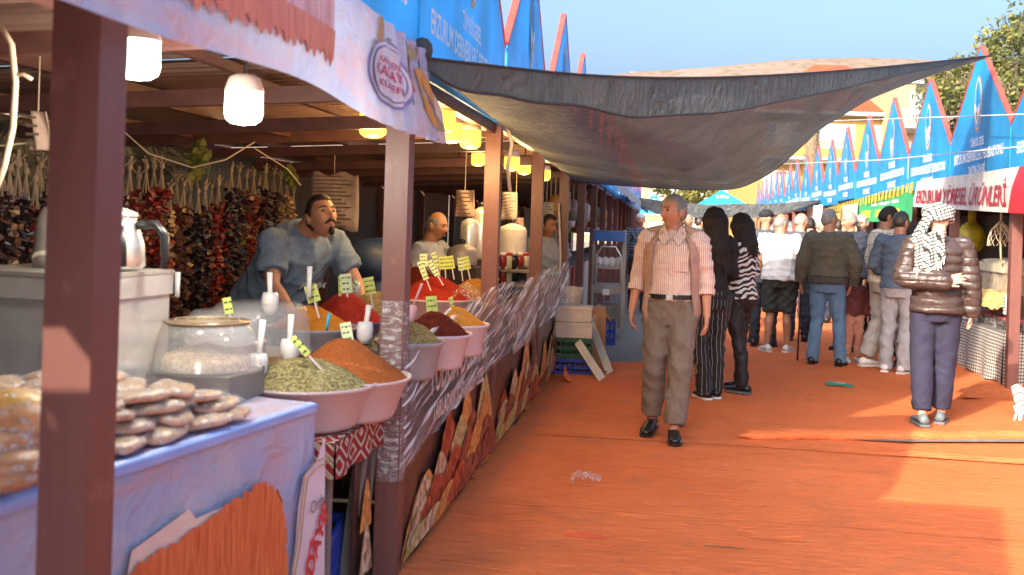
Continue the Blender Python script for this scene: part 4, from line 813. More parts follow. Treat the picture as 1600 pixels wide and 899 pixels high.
for i, (x, yt, mi) in enumerate(seq):
    d = 5.0+(x-180)*.0115+.25*((i*37) % 5)/5; lb = names[mi]+' string '+place_w[min(5, i//5)]
    used_l[lb] += 1; k = used_l[lb]; lb += ['', ', right of its twin', ', third of its kind there', ', fourth of its kind there', ', fifth of its kind there'][k-1]
    strand(x, yt-6, 540 if mi != 2 else 470, d, mi, .044+.006*(i % 3), lb)
for i, (x, yt, mi) in enumerate(((2, 300, 1), (14, 308, 4), (27, 300, 1), (40, 312, 1), (54, 322, 0), (62, 300, 1), (76, 310, 1))): strand(x, yt, 470, 4.3+.1*i, mi, .05, names[mi]+' string left of the nearest post, '+['outermost', 'next to the outermost', 'third', 'middle one', 'the only red one', 'sixth', 'closest to the post'][i])
for i, (pts, d0) in enumerate((([(178, 192), (232, 240), (300, 262), (352, 250), (398, 222)], 5.3), ([(398, 232), (450, 265), (470, 290)], 6.8), ([(0, 228), (60, 222), (120, 205)], 4.0))):
    q = [P(x, y, d0+.1*j) for j, (x, y) in enumerate(pts)]; m = MB(); m.tube(q, .004, 5); solo('cord', m, STRING, ['sagging cord above the dried vegetable strings', 'short cord above the tan strings near the seller', 'cord across the dark corner left of the nearest post'][i], 'cord')
m = MB(); m.tube([P(0, 40, 3.0), P(18, 70, 3.0), P(24, 130, 3.0), P(20, 200, 3.0), P(6, 262, 3.0), P(-8, 300, 3.0)], .009, 6); m.tube([P(24, 118, 3.0), P(36, 116, 3.0), P(50, 124, 3.0)], .006, 5); solo('dry_twig', m, STRING, 'curved pale twig hanging at the upper left frame edge', 'twig', None, True)
for i, (x, y, d) in enumerate(((312, 242, 6.0), (303, 260, 6.0), (455, 280, 7.6))):
    p = P(x, y, d); m = MB(); leaves(m, (0, 0, 0), .05, 40, .035, 1.8); solo('herb_bunch', m, LEAFY, ['yellow-green leaf bunch hung over the inner post', 'lower yellow-green leaf bunch by the inner post', 'leaf bunch near the seller head'][i], 'herb bunch', None, False, tuple(p))
def fx_bag(t): n = t.noise(9, 5, None, .6, 1); t.col(t.mix(t.ramp(n, .3, .7), (.38, .28, .22), (.62, .46, .40))); t.bump(n, .5)
SACK = mat('printed_sack', rough=.6, var=0, fn=fx_bag)
for i, (x0, y0_, x1, y1_, d) in enumerate(((480, 270, 562, 360, 8.2), (711, 297, 741, 339, 8.0), (783, 300, 808, 344, 9.3), (843, 316, 865, 346, 11.5), (792, 340, 818, 368, 9.4), (44, 174, 74, 235, 3.9))):
    a_, b_ = P(x0, y0_, d), P(x1, y1_, d); wd = (b_-a_).dot(RIGHT); ht = a_.z-b_.z; c_ = (a_+b_)/2
    r = thing('hanging_sheet', ['printed sack hung behind the leaning seller', 'tan notice sheet hanging left of the third post', 'grey lettered notice right of the third post', 'white notice with lines left of the fifth post', 'tilted pink notice between the posts', 'small pale card pinned in the dark left corner'][i], 'notice' if i else 'sack', tuple(c_), -.1)
    m = MB(); m.shell(lambda u, v: ((u-.5)*wd, .02*math.sin(u*7+v*3), (v-.5)*ht + (.02*math.sin(u*12) if i == 0 else 0)), 10, 8, Vector((0, .006, 0))); part('sheet', m, SACK if i == 0 else [SACK, mat('tan_paper', (.50, .36, .27), .8), mat('grey_paper', (.42, .38, .34), .8), mat('white_paper', (.62, .64, .60), .8), mat('pink_paper', (.50, .36, .32), .8), mat('tan_paper', (.50, .36, .27), .8)][i], r, True)
    m = MB()
    for j in range(max(3, int(ht/.03))):
        z = ht/2-(j+.8)*ht/(max(3, int(ht/.03))+.6); m.add([(-wd*.4, -.03, z-.005), (wd*(.2+.2*((j*7) % 3)/2), -.03, z-.005), (wd*(.2+.2*((j*7) % 3)/2), -.03, z+.005), (-wd*.4, -.03, z+.005)], [(0, 1, 2, 3)])
    part('writing', m, mat('faded_ink', (.22, .14, .11), .8), r)
    m = MB(); m.tube([(0, 0, ht/2), (0, 0, max(ht/2+.02, 2.1-c_.z))], .003, 4); part('string', m, STRING, r)
# ---------------------------------------------------------------- people
def union(mb, vox, it=2, wr=0.0, ws=30.0, seed=0, name='cloth'):
    me = mb.mesh(name, []); o = bpy.data.objects.new('tmp', me); C.objects.link(o)
    r_ = o.modifiers.new('r', 'REMESH'); r_.mode = 'VOXEL'; r_.voxel_size = vox
    if it: s_ = o.modifiers.new('s', 'SMOOTH'); s_.iterations = it; s_.factor = .5
    dg = bpy.context.evaluated_depsgraph_get(); out = bpy.data.meshes.new_from_object(o.evaluated_get(dg)); bpy.data.objects.remove(o); bpy.data.meshes.remove(me)
    n = len(out.vertices); out.polygons.foreach_set('use_smooth', [True]*len(out.polygons)); out.name = name
    if wr and n:
        co = np.empty(n*3, np.float32); out.vertices.foreach_get('co', co); co = co.reshape(-1, 3); no = np.empty(n*3, np.float32); out.vertices.foreach_get('normal', no); no = no.reshape(-1, 3)
        g = np.random.default_rng(seed); d = np.zeros(n)
        for k in range(7):
            q = g.normal(size=3)*np.array([.7, .7, 1.0]); q = q/np.linalg.norm(q)*ws*g.uniform(.5, 1.6); q2 = g.normal(size=3)*7
            ph = co@q+g.uniform(0, 6.28)+1.6*np.sin(co@q2+g.uniform(0, 6)); m_ = .5+.5*np.sin(co@(g.normal(size=3)*5)+g.uniform(0, 6)); d += m_*(1-np.abs(np.sin(ph))**.7)
        co += no*(wr*(d-d.mean())/1.2)[:, None]; out.vertices.foreach_set('co', co.reshape(-1)); out.update()
    return out
def fx_skin(base):
    def fx(t):
        n = t.noise(14, 4); c = t.mix(t.ramp(n, .3, .7), tuple(.88*a for a in base), tuple(min(1, 1.1*a) for a in base)); t.col(c); t.bump(t.noise(120, 3), .12)
        t.b.inputs['Subsurface Weight'].default_value = .12; t.b.inputs['Subsurface Radius'].default_value = (.01, .004, .002)
    return fx
SKIN = [mat('skin_warm', rough=.5, var=0, fn=fx_skin((.50, .235, .145))), mat('skin_tan', rough=.5, var=0, fn=fx_skin((.40, .19, .115))), mat('skin_pale', rough=.5, var=0, fn=fx_skin((.60, .34, .24)))]
EYEM = mat('eye_dark', (.02, .015, .012), .2); LIPM = mat('lips', (.30, .11, .08), .5)
def fx_hair(a, b):
    def fx(t):
        n = t.noise(1, 4, t.co((160, 160, 22)), .6); t.col(t.mix(t.ramp(n, .3, .7), a, b)); t.bump(n, .6, .006)
    return fx
HAIR = dict(grey=mat('hair_grey', rough=.5, var=0, fn=fx_hair((.10, .09, .085), (.30, .28, .26))), white=mat('hair_white', rough=.5, var=0, fn=fx_hair((.15, .135, .125), (.32, .30, .275))), black=mat('hair_black', rough=.55, spec=.25, var=0, fn=fx_hair((.008, .006, .006), (.03, .022, .02))), dark=mat('hair_dark', rough=.4, var=0, fn=fx_hair((.016, .011, .009), (.06, .042, .035))))
def cloth(name, a, pat=None, rough=.85, bump=.5, bs=16, sheen=.0):
    def fx(t):
        n = t.noise(bs, 4, None, .55, .8); base = t.mix(t.ramp(n, .3, .7), tuple(.86*c for c in a), tuple(min(1, 1.1*c) for c in a))
        t.col(pat(t, base) if pat else base); t.bump(t.m('ADD', n, t.m('MULTIPLY', t.noise(260, 2), .15)), bump, .02)
    return mat(name, rough=rough, var=0, fn=fx, sheen=sheen)
def headpt(th, ph, off=0.0, male=1.0):                       # th from the crown down, ph = 0 at the front (-y)
    x = math.sin(th)*math.sin(ph); y = -math.sin(th)*math.cos(ph); z = math.cos(th); g = lambda a, w: math.exp(-(a/w)**2)
    X, Y, Z = .076*x, .097*y, .118*z; f = max(0, -y)
    if z < 0: X *= 1-.30*sm(0, .95, -z); Y *= 1-.16*sm(.2, 1, -z) if y > 0 else 1+.02
    if y > 0 and z < -.2: Y -= .02*sm(.2, .8, -z)
    if f > 0:
        Y += .010*f*f*g(x, .7)*(1 if abs(z) < .6 else .4)      # flatter face
        n_ = 0.0
        if z > -.34: n_ = g(x, .135+.05*sm(.1, -.25, z))*sm(.30, -.22, z)*.034*(1 if z > -.24 else sm(-.36, -.24, z))
        Y -= n_*f; Y += .011*f*(g(x-.40, .17)+g(x+.40, .17))*g(z-.10, .13); Y -= .007*f*g(z-.27, .11)*g(x, .55)*male; Y -= .006*f*g(z+.50, .10)*g(x, .3); Y += .006*f*g(z+.535, .028)*g(x, .22)
        Y -= .012*f*g(z+.86, .16)*g(x, .42); Y -= .004*f*(g(x-.5, .2)+g(x+.5, .2))*g(z+.12, .2)
    v = Vector((X, Y, Z)); return v*(1+off/.1)
def head_mb(m, T, off=None, nu=56, nv=44):
    vs = [T @ headpt(math.pi*(i+.3)/(nv+.6), 2*math.pi*j/nu, off(math.pi*(i+.3)/(nv+.6), 2*math.pi*j/nu) if off else 0) for i in range(nv+1) for j in range(nu)]
    m.add(vs, [(i*nu+j, (i+1)*nu+j, (i+1)*nu+(j+1) % nu, i*nu+(j+1) % nu) for i in range(nv) for j in range(nu)]+[tuple(range(nu)), tuple(range(nv*nu, (nv+1)*nu))[::-1]])
def hand(m, w_, d, pn, side, curl=.5, S=1.0):               # w_ wrist, d direction, pn palm normal, side +1: thumb on d x pn side
    d = Vector(d).normalized(); pn = Vector(pn); pn = (pn-d*pn.dot(d)).normalized(); s = d.cross(pn)*side; w_ = Vector(w_)
    m.limb([w_-d*.02*S, w_+d*.02*S, w_+d*.085*S], [.022*S, .026*S, .030*S], 12, .55) if 0 else None
    pv = []
    for t, wd, th in ((-.02, .024, .019), (.01, .028, .018), (.05, .038, .016), (.088, .040, .013), (.096, .034, .009)):
        for j in range(12): a = 2*math.pi*j/12; pv.append(w_+d*t*S+s*math.cos(a)*wd*S+pn*math.sin(a)*th*S)
    m.add(pv, [(i*12+j, i*12+(j+1) % 12, (i+1)*12+(j+1) % 12, (i+1)*12+j) for i in range(4) for j in range(12)]+[tuple(range(12))[::-1], tuple(range(48, 60))])
    for k, (o, L, sp) in enumerate(((.030, .070, .16), (.0105, .078, .05), (-.0095, .073, -.06), (-.029, .058, -.19))):
        b = w_+d*.082*S+s*o*S*1.08; q = [b-d*.015*S, b]; a = curl*.35*(1+.15*k); dr = (d+s*sp*.6).normalized()
        for seg in (.45, .32, .25): dr_ = (dr*math.cos(a)+pn*math.sin(a)).normalized(); q.append(q[-1]+dr_*L*seg*S); a += curl*.62
        m.limb(q, [.0088*S, .0090*S, .0085*S, .0078*S, .0068*S], 8)
    b = w_+d*.018*S+s*.026*S; t1 = (d*.75+s*.62+pn*.25).normalized(); t2 = (d*.92+s*.22+pn*(.2+.4*curl)).normalized()
    m.limb([b-t1*.01, b+t1*.036*S, b+t1*.036*S+t2*.030*S, b+t1*.036*S+t2*.054*S], [.0125*S, .0115*S, .0095*S, .0075*S], 8)
def rot2(ax, an): return Matrix.Rotation(R(an), 4, ax)
def person(label, loc, face, H=1.72, skin=0, hair=('short', 'dark'), hy=0.0, hp=0.0, lean=0.0, g=1.0, belly=0.0, top=None, topkind='shirt', sleeve=1.0, tuck=False, bottoms=None, legkind='trousers', shoes=None, J=None, extra=None, vox=.009, hands=(.45, .45), belt=None, fem=False, soles=None, wr=.013, group='people in the market aisle', hroll=0.0, hem=None, fit=0.0):
    S = H/1.72; r = thing('person', label, 'person', (loc[0], loc[1], loc[2] if len(loc) > 2 else .022), face, group); j = dict(hipR=(-.09, 0, .90), hipL=(.09, 0, .90), kneeR=(-.10, -.02, .49), kneeL=(.10, -.02, .49), ankR=(-.105, .03, .085), ankL=(.105, .03, .085), toeR=(-.13, -.14, .03), toeL=(.13, -.14, .03),
             shR=(-.185, 0, 1.405), shL=(.185, 0, 1.405), elR=(-.245, .02, 1.12), elL=(.245, .02, 1.12), wrR=(-.255, -.06, .875), wrL=(.255, -.06, .875), hdR=(-.02, -.25, -1), hdL=(.02, -.25, -1), pnR=(1, .1, 0), pnL=(-1, .1, 0))
    piv = Vector((0, 0, .93)); LM = Matrix.Translation(piv) @ rot2('X', lean) @ Matrix.Translation(-piv)   # lean > 0 bows forward
    if fem: j.update(shR=(-.165, 0, 1.40), shL=(.165, 0, 1.40), elR=(-.215, .02, 1.13), elL=(.215, .02, 1.13))
    for k in ('shR', 'shL'): j[k] = LM @ Vector(j[k])
    if lean:
        for k in ('elR', 'elL', 'wrR', 'wrL'): j[k] = LM @ Vector(j[k])
    j.update(J or {}); j = {k: Vector(v) for k, v in j.items()}
    X = Matrix.Scale(S, 4)
    gw = g*(.9 if fem else 1.0)
    tor = [(0, .01, .80, .135, .10), (0, .015, .90, .165*(1.06 if fem else 1), .118), (0, .005, .98, .157, .113), (0, 0, 1.07, .138 if fem else .148, .105), (0, -.005, 1.18, .148 if fem else .160, .112), (0, -.008, 1.28, .166, .12), (0, 0, 1.36, .168, .108), (0, .008, 1.42, .135, .088), (0, .014, 1.46, .075, .066), (0, .012, 1.50, .060, .060)]
    def torso(m, o, z0, z1=1.47, bl=belly):
        rr = []
        for cx, cy, cz, rx, ry in tor:
            if cz < z0-.001 or cz > z1+.001: continue
            b = bl*math.exp(-((cz-1.06)/.13)**2); rr.append((cx, cy-b*.5, cz, rx*gw+o+b*.25, ry*g+o+b*.5))
        q = MB(); q.rings(rr, 24); m.add([LM @ Vector(v) for v in q.v], q.f)
    # ------------ the body, one skin
    m = MB(); torso(m, -.012, .80, 1.50); HC = LM @ Vector((0, -.018, 1.605)); nb = LM @ Vector((0, .014, 1.43)); HM = Matrix.Translation(HC) @ rot2('Z', hy) @ rot2('X', hp) @ rot2('Y', hroll)
    m.limb([nb, nb.lerp(HC, .6)+Vector((0, .012, 0)), HC+Vector((0, .015, .0))], [.062*gw, .056*gw, .055], 14)
    head_mb(m, HM, None)
    for s in (-1, 1): m.ball(HM @ Vector((s*.078, .012, -.012)), (.009, .021, .034), 10, (HM.to_3x3() @ Matrix.Rotation(s*.35, 3, 'Z'))); m.ball(HM @ Vector((s*.080, .018, .0)), (.012, .018, .026), 10, HM.to_3x3())
    for s in 'RL':
        k = g**.5; m.limb([j['hip'+s], j['hip'+s].lerp(j['knee'+s], .5)+Vector((0, -.01, 0)), j['knee'+s], j['knee'+s].lerp(j['ank'+s], .3)+Vector((0, .022, 0)), j['ank'+s]], [.078*k, .068*k, .050, .052*k, .034], 12)
        m.limb([j['ank'+s]+Vector((0, .02, -.035)), j['toe'+s]+Vector((0, .05, .005))], [.026, .018], 10)
        sh = j['sh'+s].lerp(LM @ Vector((0, 0, 1.38)), .18); m.limb([sh, j['sh'+s].lerp(j['el'+s], .4), j['el'+s], j['el'+s].lerp(j['wr'+s], .3), j['wr'+s]], [.056*k, .048*k, .038*k, .038*k, .0255], 12)
        if j.get('nohand'+s) is None: hand(m, j['wr'+s], j['hd'+s], j['pn'+s], (-1 if s == 'R' else 1)*j.get('thumb'+s, Vector((1, 0, 0))).x, hands[0 if s == 'R' else 1], .97)
    def fin(q): q.v = [tuple(X @ Vector(v)) for v in q.v]; return q
    part('body', union(fin(m), vox, 1, name='body'), None, r).data.materials.append(SKIN[skin])
    # ------------ face
    hs = lambda x, y, z: HM @ Vector((x, y, z))
    for s in (-1, 1):
        m = MB(); m.ball(hs(s*.031, -.0765, .012), (.0125, .006, .0062), 8, HM.to_3x3()); part('eye', fin(m), EYEM, r, True)
        m = MB(); m.limb([hs(s*.014, -.0915, .030), hs(s*.032, -.0895, .036), hs(s*.050, -.074, .030)], [.0038, .0050, .0032], 6); part('eyebrow', fin(m), HAIR['dark' if hair[1] in ('black', 'dark') else 'grey'], r, True)
    m = MB(); m.ball(hs(0, -.0905, -.063), (.022, .007, .0055), 8, HM.to_3x3()); part('lips', fin(m), LIPM, r, True)
    # ------------ hair
    kind, hc = hair
    if kind in ('short', 'bald', 'long'):
        def ho(th, ph):
            z = math.cos(th); f = math.cos(ph); line = (.60 if kind != 'bald' else 1.2) - 1.02*sm(.45, .05, f) + (0 if f > -.2 else -.18) ; side = abs(math.sin(ph)); ear = .10*math.exp(-((ph % math.pi-1.65)/.22)**2)
            if kind == 'bald' and f < .55: line = .12-.55*sm(.5, -.2, f)
            k = sm(line-.05+ear, line+.10+ear, z) if not (kind == 'bald') else sm(line-.05, line+.08, z)*sm(.72, .45, z)
            return -.012 + k*(.012+(.0095 if kind != 'bald' else .005)*(1+.4*mnoise.noise(Vector((th*9, ph*7, hy)))))
        m = MB(); head_mb(m, HM, ho, 64, 48)
        if kind == 'long':
            for i in range(58):
                a = R(58 + 244*i/57); st = HM @ headpt(.55+.5*rng.random(), a, .010); q = Vector((math.sin(a), -math.cos(a), 0)); bk = HM.to_3x3() @ q
                p1 = HM @ headpt(1.5, a, .022); p2 = HM @ Vector((math.sin(a)*.088, -math.cos(a)*.098+.02, -.10)); L = hair_len
                p3 = p2 + Vector((0, .012, -L*.5)) + bk*rng.uniform(.0, .025); p4 = p2+Vector((rng.uniform(-.02, .02), .02, -L*rng.uniform(.85, 1.1)))+bk*rng.uniform(-.01, .03)
                m.limb([st, p1, p2, p3, p4], [.012, .019, .021, .019, .008], 7)
        me = union(fin(m), .0075 if kind != 'long' else .009, 1, .003 if kind == 'long' else .0015, 90, 3, 'hair'); part('hair', me, None, r).data.materials.append(HAIR[hc])
    # ------------ trousers, shorts
    if bottoms:
        m = MB(); torso(m, .012+fit*.3, .80, 1.02 if tuck or True else .98, belly*.6)
        for s in 'RL':
            k = g**.5; h_, kn, an = j['hip'+s], j['knee'+s], j['ank'+s]; e = Vector((0, .0, -.05)) if legkind == 'trousers' else Vector((0, 0, .03))
            lo = {'trousers': (.100*k, .088*k, .072, .070, .068), 'slim': (.094*k, .084*k, .066, .066, .050), 'loose': (.106*k, .098*k, .086, .082, .074), 'shorts': (.105*k, .100*k, .094, 0, 0)}[legkind]; lo = [a_+fit*.5 for a_ in lo]
            pts = [h_, h_.lerp(kn, .5)+Vector((0, -.008, 0)), kn, kn.lerp(an, .40)+Vector((0, .018, 0)), an+e*(1 if legkind != 'slim' else -.6)]
            if legkind == 'shorts': m.tube([h_+Vector((0, 0, .04)), pts[1], h_.lerp(kn, .98)], lo[:3], 16)
            else: m.tube([h_+Vector((0, 0, .05))]+pts, [lo[0]]+lo, 16)
        part('trousers' if legkind != 'shorts' else 'shorts', union(fin(m), .0105, 2, wr*.9, 26, len(label), 'trousers'), None, r).data.materials.append(bottoms)
    if shoes:
        for s in 'RL':
            a, t = j['ank'+s], j['toe'+s]; d = (t-a); d.z = 0; d.normalize(); sd = Vector((d.y, -d.x, 0)); m = MB(); zf = t.z-.03; lift = a.z-.085
            base = [(-.085, .034, .0), (-.05, .040, .0), (0, .040, 0), (.06, .046, 0), (.12, .048, 0), (.165, .036, 0), (.182, .018, 0)]; hts = (.075, .098, .10, .074, .058, .048, .036); sl = lambda q: lift*(1-min(1, max(0, (q+.05)/.2))) + zf*min(1, max(0, (q+.05)/.2))
            q = MB(); vs = []
            for (u, w_, _), hh_ in zip(base, hts):
                for k in range(12):
                    an = 2*math.pi*k/12; zz = math.sin(an); vs.append(Vector((a.x, a.y, 0))+d*u+sd*w_*math.cos(an)*(1 if zz < .3 else .86)+Vector((0, 0, sl(u)+.018+(hh_-.018)*(.5+.5*zz))))
            q.add(vs, [(i*12+k, i*12+(k+1) % 12, (i+1)*12+(k+1) % 12, (i+1)*12+k) for i in range(6) for k in range(12)]+[tuple(range(12))[::-1], tuple(range(72, 84))]); o = part('shoe', fin(q), shoes, r, True)
            q = MB(); vs = []
            for z in (.001, .02):
                for sgn in (1, -1):
                    for (u, w_, _) in (base if sgn > 0 else base[::-1]): vs.append(Vector((a.x, a.y, 0))+d*(u*1.02)+sd*sgn*(w_+.004)+Vector((0, 0, z+sl(u))))
            n = 14; q.add(vs, [tuple(range(n))[::-1], tuple(range(n, 2*n))]+[(i, (i+1) % n, n+(i+1) % n, n+i) for i in range(n)]); part('sole', fin(q), soles or BLACKP, o)
    # ------------ shirt, jacket
    if top:
        m = MB(); thk = {'shirt': .018, 'tee': .018, 'jacket': .034, 'puffer': .030, 'fitted': .010}[topkind]+fit; z0 = hem or (.96 if tuck else .86); torso(m, thk+(.0 if not tuck else -.004), z0 if z0 > .8 else .80)
        if z0 < .9: pass
        nk = LM @ Vector((0, .012, 1.475)); m.tube([LM @ Vector((0, .01, 1.41)), nk], [.10*gw, .068*gw], 18)
        for s in 'RL':
            k = g**.5; sh, el, wrr = j['sh'+s], j['el'+s], j['wr'+s]; sh0 = sh.lerp(LM @ Vector((0, 0, 1.38)), .28); o_ = thk*.9; end = []
            if sleeve >= 1: cut = (wrr-el)*min(1, sleeve-1+.0) ; pts = [sh0, sh, sh.lerp(el, .5), el, el+(wrr-el)*(sleeve-1)*.5, el+(wrr-el)*(sleeve-1)]; rs = [.054*k+o_, .055*k+o_, .051*k+o_, .046*k+o_, .043*k+o_, .036*k+o_]
            else: pts = [sh0, sh, sh.lerp(el, sleeve*.5), sh.lerp(el, sleeve)]; rs = [.054*k+o_, .055*k+o_, .052*k+o_*1.05, .050*k+o_*1.15]
            pts = [p for i, p in enumerate(pts) if i == 0 or (p-pts[i-1]).length > 1e-4]; rs = rs[:len(pts)]
            m.tube(pts, rs, 16); m.ball(sh, (.053*k+o_*.9,)*3, 12)
            if topkind == 'puffer':
                for a_, b_ in ((sh, el), (el, wrr)):
                    for q in range(5): c_ = a_.lerp(b_, (q+.5)/5); m.limb([c_-(b_-a_)*.05, c_+(b_-a_)*.05], [.056*k+o_*1.0]*2, 14)
        if topkind == 'puffer':
            for q in range(9):
                zc = .90+q*.065; i = min(range(len(tor)), key=lambda t: abs(tor[t][2]-zc)); cx, cy, _, rx, ry = tor[i]; c_ = MB(); c_.rings([(cx, cy, zc-.03, rx*gw+.02, ry*g+.02), (cx, cy, zc-.018, rx*gw+.040, ry*g+.044), (cx, cy, zc+.018, rx*gw+.040, ry*g+.044), (cx, cy, zc+.03, rx*gw+.02, ry*g+.02)], 24)
                if zc < 1.36: m.add([LM @ Vector(v) for v in c_.v], c_.f)
        part({'shirt': 'shirt', 'tee': 't_shirt', 'jacket': 'jacket', 'puffer': 'jacket', 'fitted': 'top'}[topkind], union(fin(m), .0105, 2, wr, 28, len(label)+1, 'shirt'), None, r).data.materials.append(top)
    if belt:
        m = MB(); z = 1.005; b = belly*.6*math.exp(-((z-1.06)/.13)**2); rx, ry = .154*gw+.020+b*.25, .111*g+.020+b*.5; n = 40
        vs = [(q*rx*math.cos(2*math.pi*i/n), .003-b*.5+q*ry*math.sin(2*math.pi*i/n), z+dz) for q, dz in ((1, -.017), (1.02, -.017), (1.02, .017), (1, .017)) for i in range(n)]
        m.add([LM @ Vector(v) for v in vs], [(a*n+i, a*n+(i+1) % n, ((a+1) % 4)*n+(i+1) % n, ((a+1) % 4)*n+i) for a in range(4) for i in range(n)]); o = part('belt', fin(m), belt, r)
        m = MB(); m.box(LM @ Vector((0, .003-b*.5-ry*1.03, z)), (.045, .008, .036)); part('buckle', fin(m), STEEL, o)
    ctx = dict(r=r, j=j, S=S, X=X, LM=LM, HM=HM, fin=fin, torso=torso, tor=tor, g=g, gw=gw)
    if extra: extra(ctx)
    return r
hair_len = .30
def face_to(dx, dy): return math.atan2(dx, -dy)              # rz so that the local front (-y) looks along dx, dy
# ---- clothing patterns
def p_vstripe(per, wd, c2, ax=0):
    def f(t, b): x = t.xyz()[ax]; return t.mix(t.stripe(x, per, wd), b, c2)
    return f
def p_check(per, wd, c2, c3=None):
    def f(t, b):
        x, y, z = t.xyz(); s = t.m('ADD', x, y); return t.mix(t.m('MAXIMUM', t.stripe(s, per, wd), t.stripe(z, per, wd)), b, c2)
    return f
def p_zebra(t, b):
    x, y, z = t.xyz(); n = t.noise(7, 2); v = t.m('ADD', t.m('MULTIPLY', z, 21.0), t.m('ADD', t.m('MULTIPLY', n, 2.2), t.m('MULTIPLY', t.m('ABSOLUTE', x), 9.0))); return t.mix(t.m('GREATER_THAN', t.m('FRACT', v), .5), b, (.012, .012, .014))
def p_two(t, b):
    return b
C_STRIPE = cloth('striped_shirt', (.74, .60, .52), p_vstripe(.0135, .0042, (.50, .26, .20)), .8); C_VEST = cloth('tan_vest', (.43, .265, .20), None, .9); C_TAUPE = cloth('taupe_wool', (.175, .135, .105), None, .85)
C_BLK = cloth('black_knit', (.013, .012, .016)); C_PIN = cloth('pinstripe_black', (.014, .014, .017), p_vstripe(.036, .003, (.36, .34, .32))); C_ZEB = cloth('zebra_print', (.74, .73, .70), p_zebra); C_LEG = cloth('black_leggings', (.012, .011, .014), None, .6)
C_WHT = cloth('white_tee', (.55, .54, .55)); C_SHORT = cloth('dark_shorts', (.028, .030, .030)); C_OLIVE = cloth('olive_jacket', (.095, .090, .066)); C_JEAN = cloth('blue_jeans', (.10, .19, .32), None, .85); C_CHK = cloth('cream_check', (.70, .63, .50), p_check(.135, .006, (.10, .10, .09))); C_LGREY = cloth('light_grey_trousers', (.42, .40, .38)); C_SLATE = cloth('slate_sweater', (.085, .12, .18)); C_GREYJ = cloth('grey_jeans', (.36, .36, .38)); C_PUF = cloth('brown_puffer', (.060, .040, .036), None, .30, .15); _t = NT(C_PUF); _z = _t.m('ADD', _t.xyz()[2], _t.m('MULTIPLY', _t.noise(6, 3), .022)); _h = _t.m('POWER', _t.m('ABSOLUTE', _t.m('SINE', _t.m('MULTIPLY', _z, 50.0))), .55); _t.bump(_t.m('ADD', _h, _t.m('MULTIPLY', _t.noise(30, 4, None, .6, 1.2), .7)), .5, .018); C_NAVY = cloth('navy_sweatpants', (.022, .020, .046)); C_MAR = cloth('maroon_hoodie', (.16, .035, .035)); C_PINK = cloth('salmon_trousers', (.60, .25, .17)); C_DGREY = cloth('dark_grey_tee', (.06, .068, .075)); C_SELL = cloth('steel_blue_tee', (.14, .195, .28)); C_PALEB = cloth('pale_blue_polo', (.36, .40, .50)); C_PLAID = cloth('plaid_shirt', (.16, .20, .26), p_check(.05, .018, (.03, .04, .06))); C_DNAVY = cloth('dark_navy', (.02, .024, .04))
SH_BLK = mat('black_leather', (.014, .013, .013), .35); SH_WHT = mat('white_trainer', (.66, .64, .62), .6); SH_GREY = mat('grey_slipper', (.12, .15, .16), .6)
SOLEW = mat('white_sole', (.70, .68, .66), .6)
